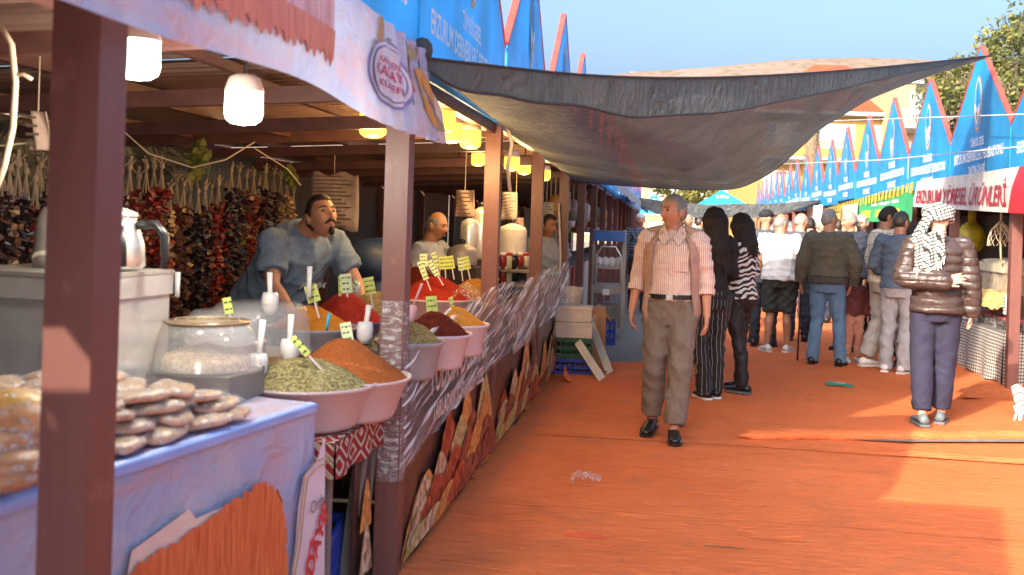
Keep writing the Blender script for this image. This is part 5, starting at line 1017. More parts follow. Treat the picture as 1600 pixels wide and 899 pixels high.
# ---- the walking man
def vest(c):
    m = MB(); tor, g, gw, LM = c['tor'], c['g'], c['gw'], c['LM']; zs = [.80, .88, .95, 1.02, 1.10, 1.18, 1.26, 1.33, 1.39, 1.435, 1.465]
    def rad(z):
        for a, b in zip(tor, tor[1:]):
            if a[2] <= z <= b[2]: t = (z-a[2])/(b[2]-a[2]); return [a[i]+(b[i]-a[i])*t for i in range(5)]
        return list(tor[0])
    def f(u, v, o):
        z = zs[0]+(zs[-1]-zs[0])*v; _, cy, _, rx, ry = rad(z); gap = R(40 + 5*math.sin(v*5) + 10*(1-v)); a = -math.pi/2 + gap + (2*math.pi-2*gap)*u; fl = .012*(1-v)**1.5; k = .030+o+fl+.004*math.sin(a*9+v*4)*(1-v*.6); arm = 0
        return LM @ Vector(((rx*gw+k)*math.cos(a), cy+(ry*g+k)*math.sin(a), z))
    nu, nv = 72, 26; A = [f(i/nu, k/nv, 0.0) for k in range(nv+1) for i in range(nu+1)]; B_ = [f(i/nu, k/nv, .008) for k in range(nv+1) for i in range(nu+1)]; q = nu+1; o = len(A)
    fs = []
    for k in range(nv):
        for i in range(nu): fs += [(k*q+i+1, k*q+i, (k+1)*q+i, (k+1)*q+i+1), (o+k*q+i, o+k*q+i+1, o+(k+1)*q+i+1, o+(k+1)*q+i)]
        for i in (0, nu): fs.append((k*q+i, (k+1)*q+i, o+(k+1)*q+i, o+k*q+i))
    for i in range(nu): fs += [(i, i+1, o+i+1, o+i), (nv*q+i, nv*q+i+1, o+nv*q+i+1, o+nv*q+i)]
    m.add(A+B_, fs); part('vest', c['fin'](m), C_VEST, c['r'], True)
    # shoulder yokes of the vest
    for s in (-1, 1):
        m = MB(); m.limb([LM @ Vector((s*.075, .02, 1.475)), LM @ Vector((s*.15, .01, 1.455))], [.035, .042], 12, 1.0); part('vest_shoulder', c['fin'](m), C_VEST, c['r'], True)
    for s in (-1, 1):                                       # collar leaves, pocket, buttons
        m = MB(); m.prism([(s*.058, -.042, 1.505), (s*.012, -.118, 1.415), (s*.052, -.140, 1.365), (s*.098, -.088, 1.425), (s*.085, -.03, 1.485)], (0, -.004, .003)); part('collar', c['fin'](m), C_STRIPE, c['r'])
    m = MB(); m.box((.075, -.146, 1.245), (.10, .006, .115), 0, Matrix.Rotation(.1, 3, 'X')); part('pocket', c['fin'](m), C_STRIPE, c['r'])
    for i in range(5): m = MB(); m.ball((0.004, -.142-.004*(i in (2, 3)), 1.33-i*.075), (.006, .003, .006), 8); part('button', c['fin'](m), SOLEW, c['r'])
    m = MB(); m.box((0.002, -.139, 1.19), (.022, .006, .36)); part('placket', c['fin'](m), C_STRIPE, c['r'])
    for s in 'RL':
        e, w_ = c['j']['el'+s], c['j']['wr'+s]; m = MB(); m.tube([e.lerp(w_, .24), e.lerp(w_, .40)], [.063, .061], 18); part('cuff', c['fin'](m), C_STRIPE, c['r'])
def gp(x, y): q = PZ(x, y, .02); return (q.x, q.y)
person('older man in striped shirt, open tan vest and grey-brown trousers walking towards us', gp(1042, 683), face_to(-.10, -1), 1.70, 0, ('short', 'grey'), hy=-48, hp=0, belly=.022, top=C_STRIPE, topkind='shirt', sleeve=1.38, tuck=True, bottoms=C_TAUPE, legkind='loose', shoes=SH_BLK, belt=SH_BLK, vox=.0062, hands=(.75, .6), g=1.0, extra=vest,
       J=dict(kneeR=(-.105, -.015, .49), ankR=(-.125, .09, .115), toeR=(-.15, -.08, .035), kneeL=(.085, -.10, .50), ankL=(.06, -.13, .085), toeL=(.085, -.30, .035), elR=(-.245, .06, 1.13), wrR=(-.28, .0, .89), hdR=(-.02, -.12, -1), elL=(.24, .03, 1.12), wrL=(.255, -.02, .88), hdL=(.0, -.2, -1)))
# ---- two women
def w1(c): pass
hair_len = .34
person('woman with long black hair in black top and pinstriped trousers, seen from behind', gp(1108, 622), face_to(-.35, 1), 1.66, 0, ('long', 'black'), hy=40, top=C_BLK, topkind='fitted', sleeve=1.9, bottoms=C_PIN, legkind='trousers', shoes=SH_BLK, soles=SOLEW, fem=True, g=.95, hem=.90, fit=.006, vox=.0085,
       J=dict(ankR=(-.05, .0, .085), toeR=(-.06, -.17, .03), kneeR=(-.06, -.02, .49), ankL=(.07, .06, .085), toeL=(.09, -.11, .03), elR=(-.20, -.05, 1.12), wrR=(-.12, -.24, 1.02), hdR=(.6, -.7, .1), elL=(.20, -.05, 1.12), wrL=(.12, -.24, 1.02), hdL=(-.6, -.7, .1)))
def w2(c):
    m = MB(); m.limb([(-.17, -.04, .93), (-.20, -.05, .84), (-.17, -.06, .74)], [.03, .05, .022], 10); m.limb([(-.15, -.03, .93), (-.12, -.10, .84), (-.14, -.12, .76)], [.02, .035, .015], 10); part('tied_scarf', union(c['fin'](m), .008, 2, .004, 50, 3), None, c['r']).data.materials.append(cloth('rust_scarf', (.45, .12, .05)))
hair_len = .20
person('woman in zebra-striped blouse and black leggings holding her phone arm up', gp(1152, 611), face_to(-.75, .62), 1.62, 0, ('long', 'black'), hy=10, hp=8, top=C_ZEB, topkind='shirt', sleeve=1.25, bottoms=C_LEG, legkind='slim', shoes=SH_BLK, soles=SH_GREY, fem=True, g=1.08, hem=.90, vox=.008, extra=w2,
       J=dict(ankR=(-.08, -.05, .085), toeR=(-.10, -.22, .03), kneeR=(-.085, -.05, .49), ankL=(.09, .12, .085), toeL=(.10, -.05, .03), kneeL=(.09, .06, .49), elR=(-.22, .0, 1.13), wrR=(-.14, -.24, 1.12), hdR=(.5, -.75, .15), pnR=(.4, 0, 1), elL=(.215, .0, 1.13), wrL=(.10, -.23, 1.13), hdL=(-.4, -.8, .2)))
# ---- the group on the right
person('stout man in white t-shirt and dark shorts seen from behind', gp(1214, 550), face_to(.15, 1), 1.68, 1, ('bald', 'white'), hy=-35, g=1.14, belly=.05, top=C_WHT, topkind='tee', sleeve=.62, bottoms=C_SHORT, legkind='shorts', shoes=SH_WHT, soles=SOLEW, hem=.86, fit=.012, vox=.0085, J=dict(ankL=(-.125+.25, .05, .085), ankR=(-.12, -.02, .085), toeR=(-.17, -.18, .03), toeL=(.2, -.09, .03), elR=(-.27, .02, 1.12), wrR=(-.27, -.05, .88), elL=(.26, -.05, 1.13), wrL=(.20, -.2, .97)))
def cane(c):
    w_ = c['j']['wrL']; m = MB(); q = Vector((w_.x+.0, w_.y-.06, 0)); m.tube([q+Vector((.02, -.02, .0)), q+Vector((0, 0, .84))], [.010, .011], 8); m.tube([q+Vector((0, .05, .845)), q+Vector((0, 0, .85)), q+Vector((0, -.08, .835))], [.012, .013, .011], 8); m.v = [tuple(WM[c['r'].name] @ c['X'] @ Vector(v)) for v in m.v]
    solo('walking_cane', m, SH_BLK, 'dark walking cane held by the man in the olive jacket', 'cane')
def coat(c):
    m = MB(); c['torso'](m, .038, .90, .98); part('waistband', union(c['fin'](m), .010, 2, .003, 60, 2), None, c['r']).data.materials.append(cloth('olive_rib', (.05, .045, .04)))
def coat2(c): coat(c); cane(c)
person('man in olive-brown bomber jacket and blue jeans leaning on a cane, back turned', gp(1289, 570), face_to(.25, 1), 1.73, 0, ('short', 'white'), hy=-40, g=1.10, belly=.03, top=C_OLIVE, topkind='jacket', sleeve=1.95, bottoms=C_JEAN, shoes=SH_BLK, hem=.92, wr=.009, extra=coat2, vox=.0085, J=dict(ankR=(-.16, .02, .085), kneeR=(-.13, -.02, .49), toeR=(-.2, -.15, .03), ankL=(.14, .02, .085), elL=(.28, .0, 1.12), wrL=(.30, -.10, .90), hdL=(0, -.4, -.9), elR=(-.29, .0, 1.12), wrR=(-.24, -.14, .90), hdR=(.2, -.3, -.9)))
person('young man in cream windowpane shirt and light trousers looking down', gp(1378, 575), face_to(.85, .30), 1.78, 1, ('short', 'black'), hy=-12, hp=22, top=C_CHK, topkind='shirt', sleeve=1.9, bottoms=C_LGREY, legkind='loose', shoes=SH_WHT, soles=SOLEW, fit=.014, hem=.84, vox=.007, J=dict(ankR=(-.11, -.20, .085), toeR=(-.13, -.37, .03), kneeR=(-.11, -.16, .49), ankL=(.11, .12, .085), toeL=(.12, -.05, .03), elR=(-.25, .03, 1.13), wrR=(-.25, -.05, .89)), g=1.04)
person('man in slate-blue sweater and pale grey jeans, back turned beside the check-shirted man', gp(1400, 582), face_to(.45, .85), 1.72, 1, ('short', 'dark'), hy=-20, hp=14, top=C_SLATE, topkind='shirt', sleeve=1.5, bottoms=C_GREYJ, shoes=SH_WHT, soles=SOLEW, g=1.04, hem=.88, fit=.008, vox=.0085, J=dict(elR=(-.27, .02, 1.13), wrR=(-.16, -.18, 1.0), hdR=(.5, -.8, -.1), elL=(.27, .0, 1.13), wrL=(.17, -.2, 1.02), ankR=(-.09, .06, .085)))
# ---- man in the keffiyeh
def fx_kef(t):
    x, y, z = t.xyz(); v = t.m('ADD', t.m('ADD', z, t.m('MULTIPLY', t.noise(9, 2), .018)), t.m('MULTIPLY', x, .35)); w_ = t.m('SUBTRACT', t.m('MULTIPLY', x, 1.0), t.m('MULTIPLY', z, .45)); a = t.stripe(v, .027, .009); b = t.stripe(t.m('ADD', w_, t.m('MULTIPLY', y, .6)), .036, .010); n = t.ramp(t.noise(3.2, 2), .62, .66)
    c = t.mix(t.m('MULTIPLY', a, .92), (.58, .56, .52), (.02, .02, .022)); c = t.mix(t.m('MULTIPLY', b, .95), c, (.03, .03, .032)); t.col(t.mix(n, c, (.035, .035, .037))); t.bump(t.noise(40, 3), .4, .01)
KEF = mat('keffiyeh_cloth', rough=.9, var=0, fn=fx_kef, spec=.1)
def kef(c):
    HM = c['HM']; m = MB()
    for i, (z, tl_) in enumerate(((.035, -8), (.055, 6), (.075, -4), (.02, 14))):
        pts = [HM @ (Matrix.Rotation(R(tl_), 3, 'X') @ Vector((.094*math.cos(a), .108*math.sin(a)+.004, z+.012*math.sin(a*2+i)))) for a in [2*math.pi*k/28 for k in range(29)]]; m.tube(pts, [.027]*29, 9, False)
    m.ball(HM @ Vector((0, .01, .075)), (.085, .098, .062), 16, HM.to_3x3())
    # the long end falling over the shoulder blades
    m.limb([HM @ Vector((.02, .095, .03)), HM @ Vector((.05, .13, -.06)), HM @ Vector((.09, .15, -.15))], [.06, .075, .07], 12, .55); me = union(c['fin'](m), .0085, 2, .002, 45, 4, 'keffiyeh'); part('keffiyeh', me, None, c['r']).data.materials.append(KEF)
    m = MB()
    def f(u, v):
        a = Vector((-.03+.22*u, .175+.02*math.sin(u*15)-.03*abs(u-.4), 1.53-.05*u-(.20+.22*u*(1.25-u))*v)); a.y += .015*math.sin(v*9+u*7)+.01*v; return a
    m.shell(f, 26, 16, Vector((0, .01, 0))); part('keffiyeh_end', c['fin'](m), KEF, c['r'], True)
    m = MB()
    for i in range(30): p = f(i/29, 1.0)+Vector((0, .005, 0)); m.bar(p, p+Vector((rng.uniform(-.01, .01), .005, -.05-.02*rng.random())), .005)
    part('fringe', c['fin'](m), mat('fringe_white', (.62, .60, .56), .9), c['r'])
person('man in black-and-white keffiyeh, dark brown puffer jacket and navy trousers, arm behind his back', gp(1457, 661), face_to(.12, 1), 1.72, 2, ('none', 'grey'), hy=-38, g=1.0, top=C_PUF, topkind='puffer', sleeve=1.93, bottoms=C_NAVY, legkind='loose', shoes=SH_GREY, soles=SH_GREY, hem=.90, wr=.007, extra=kef, vox=.0065, hands=(.4, .5),
       J=dict(ankR=(-.06, -.02, .085), kneeR=(-.08, -.03, .49), toeR=(-.10, -.19, .03), ankL=(.10, .16, .085), kneeL=(.10, .05, .49), toeL=(.13, 0, .03), elR=(-.245, .0, 1.12), wrR=(-.26, -.04, .90), elL=(.27, .10, 1.14), wrL=(-.03, .20, 1.13), hdL=(-1, .15, .25), pnL=(0, 1, .0)))
# ---- further people in the crowd
person('man in black cap and dark shirt half hidden behind the white t-shirt', gp(1191, 541), face_to(.3, 1), 1.74, 1, ('none', 'dark'), hy=-40, top=C_DGREY, topkind='tee', sleeve=.6, bottoms=C_DNAVY, shoes=SH_BLK, extra=lambda c: (lambda m: (m.ball(c['HM'] @ Vector((0, .005, .05)), (.084, .104, .075), 16, c['HM'].to_3x3()), m.ball(c['HM'] @ Vector((0, -.12, .045)), (.06, .06, .008), 12, c['HM'].to_3x3()), part('cap', c['fin'](m), C_BLK, c['r'], True)))(MB()), vox=.011)
person('balding man in dark grey t-shirt right of the white t-shirt man', gp(1246, 532), face_to(.3, 1), 1.72, 0, ('bald', 'grey'), hy=-60, top=C_DGREY, topkind='tee', sleeve=.6, bottoms=C_DNAVY, shoes=SH_BLK, vox=.011)
person('grey-haired man in dark navy jacket facing left behind the olive jacket', gp(1322, 548), face_to(-.6, -.7), 1.74, 0, ('short', 'white'), hy=-30, hp=8, top=C_DNAVY, topkind='jacket', sleeve=1.9, bottoms=C_BLK, shoes=SH_BLK, vox=.011)
person('older pink-faced man in slate jacket at the stall behind the crowd', gp(1340, 546), face_to(-.2, -1), 1.72, 2, ('bald', 'grey'), hp=12, hy=-20, top=C_SLATE, topkind='jacket', sleeve=1.9, bottoms=C_BLK, shoes=SH_BLK, vox=.011)
person('small child in maroon hoodie and salmon trousers among the adults', gp(1332, 566), face_to(.25, -1), 1.02, 2, ('short', 'dark'), hy=20, hp=10, top=C_MAR, topkind='jacket', sleeve=1.9, bottoms=C_PINK, legkind='loose', shoes=SH_WHT, vox=.010, soles=SOLEW)
person('person in long black clothes between the check-shirted man and keffiyeh man', gp(1418, 574), face_to(.5, 1), 1.60, 0, ('long', 'black'), top=C_BLK, topkind='jacket', sleeve=1.9, bottoms=C_BLK, legkind='loose', shoes=SH_BLK, vox=.011)
person('man in plaid shirt and white cap far down the left side of the aisle', gp(996, 487), face_to(.2, -1), 1.70, 0, ('bald', 'white'), top=C_PLAID, topkind='shirt', sleeve=1.9, bottoms=C_DNAVY, shoes=SH_BLK, vox=.012, extra=lambda c: (lambda m: (m.ball(c['HM'] @ Vector((0, .005, .05)), (.084, .104, .075), 14, c['HM'].to_3x3()), part('cap', c['fin'](m), C_WHT, c['r'], True)))(MB()))
person('far person in camouflage cap just behind the walking man', gp(1072, 482), face_to(-.2, -1), 1.72, 0, ('bald', 'grey'), hy=-25, top=C_DGREY, topkind='tee', sleeve=.6, bottoms=C_DNAVY, shoes=SH_BLK, vox=.012)
for i, (x, y, t_, f) in enumerate(((1090, 470, C_DNAVY, 1), (1168, 480, C_OLIVE, .4), (1262, 500, C_BLK, 1), (1278, 492, C_DGREY, -1), (1302, 505, C_SLATE, 1))):
    person(['distant person in navy far down the aisle', 'distant person in olive between the women and the cap', 'distant dark-clothed person left of the olive jacket', 'distant grey-shirted person facing us', 'distant slate-clothed person behind the olive jacket'][i], gp(x, y), face_to(.3, f), 1.70, i % 3, ('short', ['dark', 'grey', 'black', 'white', 'dark'][i]), hy=20*(i-2), top=t_, topkind='shirt', sleeve=1.9, bottoms=C_DNAVY, shoes=SH_BLK, vox=.013)
# ---- sellers
def stache(c):
    HM, fin = c['HM'], c['fin']; m = MB(); m.limb([HM @ Vector((-.030, -.082, -.060)), HM @ Vector((-.012, -.099, -.046)), HM @ Vector((.012, -.099, -.046)), HM @ Vector((.030, -.082, -.060))], [.004, .0075, .0075, .004], 8); m.limb([HM @ Vector((0, -.086, -.092)), HM @ Vector((0, -.080, -.108))], [.015, .017], 8); part('moustache', fin(m), HAIR['black'], c['r'], True)
    LM = c['LM']; o = put('shirt_print', text_mesh('PULPA', .06, mat('white_ink', (.62, .66, .72), .7), bold=.003, shear=.15), c['r']); p = LM @ Vector((0.03, -.205, 1.29)); o.location = p; o.rotation_euler = (LM.to_3x3() @ Matrix.Rotation(R(86), 3, 'X')).to_euler()
sp = P(512, 340, 5.75)
person('seller in steel-blue t-shirt with moustache leaning on the spice table', (sp.x-.42, sp.y+.20, .06), face_to(.92, -.62), 1.76, 1, ('short', 'black'), hy=-6, hp=-18, lean=44, g=1.16, belly=.08, top=C_SELL, topkind='tee', sleeve=.72, bottoms=C_BLK, legkind='loose', shoes=SH_BLK, hem=.82, vox=.0065, extra=stache, fit=.008, group='sellers in the stalls',
       J=dict(shR=(-.21, -.33, 1.26), shL=(.21, -.33, 1.26), elR=(-.27, -.44, 1.04), wrR=(-.20, -.56, .86), hdR=(.1, -.5, -.5), elL=(.27, -.46, 1.04), wrL=(.23, -.62, .86), hdL=(0, -.5, -.5)))
sp = P(688, 356, 8.4)
person('seated bald seller in pale blue polo near the steel urns', (sp.x-.17, sp.y, -.10), face_to(.9, -.25), 1.68, 1, ('bald', 'grey'), hp=10, lean=12, g=1.1, belly=.05, top=C_PALEB, topkind='tee', sleeve=.6, bottoms=C_BLK, shoes=SH_BLK, vox=.009, group='sellers in the stalls')
sp = P(852, 372, 11.2)
person('seller in pale t-shirt half hidden between the fourth and fifth posts', (sp.x, sp.y, -.10), face_to(.5, -1), 1.70, 1, ('short', 'dark'), hp=10, hy=25, lean=8, top=C_PALEB, topkind='tee', sleeve=.6, bottoms=C_BLK, shoes=SH_BLK, vox=.010, group='sellers in the stalls')
# ---------------------------------------------------------------- right stall fronts: banners, counters, goods
def xr(y, o=.12): return XR(y)-o
def PR(x, y, o=.12):                                        # pixel onto the front plane of the right row
    r_ = ray(x, y); t = (3.15-o)/(r_.x-.02*r_.y); return EYE + r_*t
f = quad(PR(1433, 284, .14), PR(1690, 246, .14), PR(1690, 340, .14), PR(1427, 323, .14), 0, .012); r = thing('stall_banner', 'white banner with red capitals and red end panel over the nearest right stall', 'banner', tuple(f(0, 0)), 0, 'banners over the right stalls')
SPL = .74
mb = MB(); mb.grid(lambda u, v: f(u*SPL, v), 30, 8); part('cloth', mb, mat('white_banner', (.66, .60, .54), .5, var=.15), r, True, True)
mb = MB(); mb.grid(lambda u, v: f(SPL+(1-SPL)*u-.05*v*(1-u)+0*u, v, .004), 20, 8); part('red_end', mb, mat('red_banner', (.60, .022, .035), .45, var=.15), r, True, True)
map_text('ERZURUM YÖRESEL ÜRÜNLERİ', mat('crimson_print', (.40, .02, .04), .5), r, f, .03, .69, .20, .86, .012, bold=.02, shear=.05)
map_text('öner', WHITE_PRINT, r, f, .79, .93, .28, .74, .016, bold=.02, shear=.1)
f2 = quad(PR(1340, 313, .16), PR(1428, 299, .16), PR(1423, 346, .16), PR(1340, 347, .16), 0, .012); r = thing('stall_banner', 'green banner with yellow fringed top edge next to the white lettered banner', 'banner', tuple(f2(0, 0)), 0, 'banners over the right stalls')
mb = MB(); mb.grid(lambda u, v: f2(u, v), 20, 6); part('cloth', mb, mat('green_banner', (.03, .36, .12), .45, var=.15), r, True, True)
mb = MB()
for u0_, u1_, v0_, v1_ in ((.30, .42, .26, .36), (.45, .66, .24, .34), (.70, .80, .22, .32)): mb.grid(lambda u, v: f2(u0_+(u1_-u0_)*u, v0_+(v1_-v0_)*v, .006), 2, 1)
mb.m = 1
for u0_, u1_ in ((.10, .28), (.38, .58), (.66, .82)): mb.grid(lambda u, v: f2(u0_+(u1_-u0_)*u, .52+.3*v, .006), 2, 1)
part('print', mb, [WHITE_PRINT, mat('yellow_print', (.60, .55, .05), .5)], r, False, True)
mb = MB(); fq = quad(PR(1290, 326, .17), PR(1430, 284, .17), PR(1428, 299, .17), PR(1290, 335, .17), 0, .0)
for i in range(60): mb.grid(lambda u, v: fq((i+u*.72)/60, v*(1+.1*((i*7) % 3)), .01*(i % 2)), 1, 1)
part('fringe', mb, mat('yellow_fringe', (.72, .52, .05), .6, transl=.3), r, False, True)
for i, (x0, y0_, x1, y1_, m_, lb) in enumerate(((1286, 336, 1312, 362, mat('orange_cloth', (.62, .36, .04), .7), 'orange-yellow bundle hanging under the gables behind the olive jacket'), (1316, 322, 1338, 372, mat('straw_cloth', (.55, .42, .24), .8), 'straw-coloured cloth hanging left of the green banner'), (1262, 324, 1284, 352, WHITECL, 'white cloth hanging at the end of the far net'))):
    a_, b_ = PR(x0, y0_, .2), PR(x1, y1_, .2); mb = MB(); mb.shell(lambda u, v: (a_.lerp(b_, u).x + .03*math.sin(u*19), a_.y+(b_.y-a_.y)*u, a_.z+(b_.z-a_.z)*v*(1-.12*math.sin(u*7))), 14, 6, Vector((-.02, 0, 0))); solo('hanging_cloth', mb, m_, lb, 'cloth', 'cloths hung on the right stalls', True)
def fx_houndst(t):
    x, y, z = t.xyz(); v = t.m('ADD', y, x); a = t.stripe(v, .034, .017); b = t.stripe(z, .034, .017); t.col(t.mix(t.m('MULTIPLY', t.m('ADD', a, b), .5), (.66, .65, .60), (.018, .018, .02)))
CHECKC = mat('black_white_check', rough=.9, var=0, fn=fx_houndst)
r = thing('checked_table', 'table under a black-and-white checked cloth by the nearest right post', 'table', (3.3, 11.3, 0)); y0_, y1_, z0 = 10.75, 12.35, .56
mb = MB(); mb.grid(lambda u, v: (xr(y0_+(y1_-y0_)*u, .02)+.03*math.sin(u*16)*v-.02*v, y0_+(y1_-y0_)*u, z0*(1-v)+.03*v*(1+math.sin(u*11))), 50, 14); mb.grid(lambda u, v: (xr(y0_+(y1_-y0_)*u, .02)+.6*v, y0_+(y1_-y0_)*u, z0), 16, 6); mb.grid(lambda u, v: (xr(y0_, .02)+.6*u, y0_-.02*math.sin(u*12)*v, z0*(1-v)+.03*v), 14, 8); part('cloth', mb, CHECKC, r, True, True)
for y in (y0_+.1, y1_-.1): mb = MB(); mb.box((xr(y)+.35, y, .27), (.05, .05, .54)); part('leg', mb, DULL, r, False, True)
jar = MB(); jar.lathe([(.036, 0), (.040, .01), (.040, .085), (.034, .10), (.034, .104)], n=12); jar = jar.mesh('jar', mat('dark_preserve', (.035, .014, .02), .12, var=.4, scale=20), True)
jl = MB(); jl.lathe([(.037, .102), (.037, .122), (0, .123)], n=12); jl = jl.mesh('lid', mat('red_lid', (.52, .03, .05), .3), True)
for i, (y, z, off, lb) in enumerate(((11.05, z0+.002, .05, 'shrink-wrapped pack of dark jars with red lids, lower near one'), (11.75, z0+.002, .05, 'shrink-wrapped pack of dark jars with red lids, lower far one'), (11.35, z0+.145, .07, 'top shrink-wrapped pack of dark red-lidded jars on the checked table'))):
    r = thing('jar_pack', lb, 'jar pack', (xr(y, .02)+off+.11, y, z), 0, 'packs of jars on the checked table')
    for a in range(2):
        for b in range(6): j_ = put('jar', jar, r, (-.045+.088*a, -.22+.088*b, 0)); put('lid', jl, j_)
    mb = MB(); mb.box((0, 0, .064), (.19, .55, .132)); part('film', mb, CELLO, r)
cr_ = PR(1520, 398, 0); r = thing('display_case', 'cream-topped glass case of pale goods on the right counter', 'display case', (3.75, 11.4, 0)); X0 = 3.62
mb = MB(); mb.box((X0+.25, 11.55, .46), (.6, 1.7, .90)); part('base', mb, WOODW, r, False, True)
mb = MB(); mb.box((X0+.25, 11.55, 1.03), (.56, 1.6, .22)); part('goods', mb, mat('pale_goods', (.55, .40, .22), .8, var=.4, scale=14, bump=.6, bscale=30), r, False, True)
mb = MB(); mb.box((X0+.25, 11.55, 1.06), (.6, 1.66, .30)); part('glass', mb, CLEAR, r, False, True)
mb = MB(); mb.grid(lambda u, v: (X0-.06+.62*u, 10.72+1.66*v, 1.225+.05*math.sin(u*3.1)+.025*mnoise.noise(Vector((u*5, v*7, 1)))), 14, 24); mb.grid(lambda u, v: (X0-.062+.01*math.sin(v*30), 10.72+1.66*v, 1.225-.10*u), 2, 24); part('cover', mb, mat('cream_cover', (.62, .55, .38), .9, var=.15), r, True, True)
mb = MB(); mb.grid(lambda u, v: (X0-.10-.2*u, 10.9+1.2*v, .93-.16*u+.05*mnoise.noise(Vector((u*6, v*9, 2)))), 10, 24); solo('corn_heap', mb, mat('straw_goods', (.60, .38, .14), .9, var=.4, scale=30, bump=.8, bscale=50), 'heap of straw-coloured dried goods in front of the glass case', 'heap', None, True)
p = PR(1564, 345, -.12); mb = MB()
for i in range(16):
    a = i*2.4; q = Vector((0, 0, 0)); pts = [q]
    for k in range(4): q = q+Vector((.05*math.cos(a+k*.8), .05*math.sin(a+k*.8), -.05-.035*(k > 1))); pts.append(q)
    mb.tube(pts, [.007, .006, .005, .004, .003], 5)
mb.tube([(0, 0, .12), (0, 0, -.2), (.02, .02, -.44)], .012, 6); solo('dried_vine', mb, STRING, 'dried twisted vine bunch hanging in the nearest right stall', 'vine', None, True, tuple(p))
p = PR(1518, 372, -.35); mb = MB(); mb.ball((0, 0, 0), (.17, .12, .21), 16); mb.tube([(0, 0, .18), (0, 0, .42)], .05, 8); solo('yellow_bag', mb, mat('yellow_bag', (.62, .48, .03), .4, var=.4, scale=9, bump=.4, bscale=14), 'bulging yellow bag hanging behind the keffiyeh man', 'bag', None, True, tuple(p))
mb = MB(); mb.grid(lambda u, v: (4.35+.05*math.sin(u*25), 10.6+2.3*u, 2.05-1.9*v), 30, 6); solo('red_curtain', mb, mat('dark_red_cloth', (.13, .012, .012), .9), 'dark red curtain at the back of the nearest right stall', 'curtain', None, True)
p = PX(1570, 476, 3.28); mb = MB(); mb.box((0, 0, 0), (.006, .07, .19)); r = solo('price_sign', mb, SCOOP, 'small white price strip hanging by the right post', 'sign', None, False, tuple(p)); mb = MB(); [mb.box((-.004, 0, .06-.03*i), (.002, .045, .012)) for i in range(5)]; part('writing', mb, INK, r)
def flap2(u, v):
    b = PZ(1500+130*u, 628-28*v, 0); return Vector((b.x, b.y, .03+.30*sm(.35, 1, u)*sm(0, 1, v)*(.6+.5*math.sin(u*7))+.02*mnoise.noise(Vector((u*5, v*5, 3)))))
mb = MB(); mb.grid(flap2, 30, 12); o = solo('carpet_flap', mb, CARPET, 'orange carpet end turned up against the nearest right post', 'carpet flap', None, True)
p = PZ(1592, 655, .02); r = thing('tassel_shawl', 'white-and-red shawl with knotted fringe lying at the right frame edge', 'shawl', tuple(p)); mb = MB(); mb.shell(lambda u, v: (-.03+.30*u, .16*v-.03, .09+.06*v+.03*math.sin(u*9)+.08*sm(0, 1, v)), 12, 8, .012); part('cloth', mb, cloth0 if 0 else mat('shawl_stripe', rough=.9, var=0, fn=lambda t: t.col(t.mix(t.stripe(t.xyz()[1], .05, .014), (.60, .57, .53), (.42, .12, .11)))), r, True)
mb = MB()
for i in range(18): x = -.05+.38*i/17; mb.tube([(x, -.03, .11), (x+.01, -.06, .06), (x-.01+.02*rng.random(), -.07, -.01)], [.008, .009, .012], 6)
part('fringe', mb, SOLEW, r, True)
for k in range(1, 7):                                       # counters farther along on the right, mostly behind the crowd
    y = 10.55+W*k+.15; cl = [mat('red_counter_cloth', (.30, .03, .03), .9), mat('white_counter_cloth', (.6, .57, .5), .9), mat('brown_counter_cloth', (.22, .13, .08), .9)][k % 3]
    r = thing('goods_counter', f'right-row counter heaped with goods, {ORD[k]} stall from the camera', 'counter', (xr(y, 0), y, 0), 0, 'goods counters in the right row'); mb = MB(); mb.box((.35, W/2-.15, .42), (.6, W-.3, .83)); part('counter', mb, cl, r); mb = MB(); mb.box((.35, W/2-.15, .85), (.64, W-.26, .03)); part('tabletop', mb, WOODW, r)
    for i in range(5):
        mb = MB(); mb.lathe([(.14, 0), (.13, .05), (.07, .12), (0, .16)], n=14); q = put('spice_heap', mb.mesh('spice_heap', list(POW.values())[(i+k) % 9], True), None, (xr(y, 0)+.3, y+.2+.38*i, .866)); tag(q, f'small heap of goods, {ORD[i].replace("nearest", "first")} on the {ORD[k]} right counter', 'heap', 'heaps on the right counters')
# ---------------------------------------------------------------- left side beyond the wrapped stalls
crate('plastic_crate', 'blue plastic crate at the bottom of the stack past the fifth post', tuple(PZ(889, 588, 0)+Vector((0, .2, .0))), .05, (.42, .36, .17), BLUECR)
q = PZ(889, 588, 0)+Vector((0, .2, .172)); crate('plastic_crate', 'green plastic crate standing on the blue crate past the fifth post', tuple(q), .05, (.42, .36, .20), GREENCR)
for i, (z, h, w_, lb) in enumerate(((.374, .155, .40, 'lower dirty white foam box on the green crate'), (.532, .15, .38, 'upper dirty white foam box on the green crate'))):
    r = thing('foam_box', lb, 'box', (q.x, q.y, z), .05, 'foam boxes on the crate stack'); mb = MB(); mb.box((0, 0, h*.42), (w_, .34, h*.82)); part('box', mb, STYRO, r); mb = MB(); mb.box((0, 0, h*.91), (w_+.015, .355, h*.16)); part('lid', mb, STYRO, r)
mb = MB(); mb.lathe([(.10, 0), (.13, .17), (.135, .18), (.12, .17), (.0, .01)], n=16); solo('clear_tub', mb, CLEAR, 'clear tub on top of the foam boxes past the fifth post', 'tub', None, True, (q.x-.02, q.y, .69))
mb = MB(); mb.ball((0, 0, .07), (.12, .1, .09), 12); solo('plastic_bag', mb, CELLO, 'crumpled clear bag in the tub on the foam boxes', 'bag', None, True, (q.x-.02, q.y, .72))
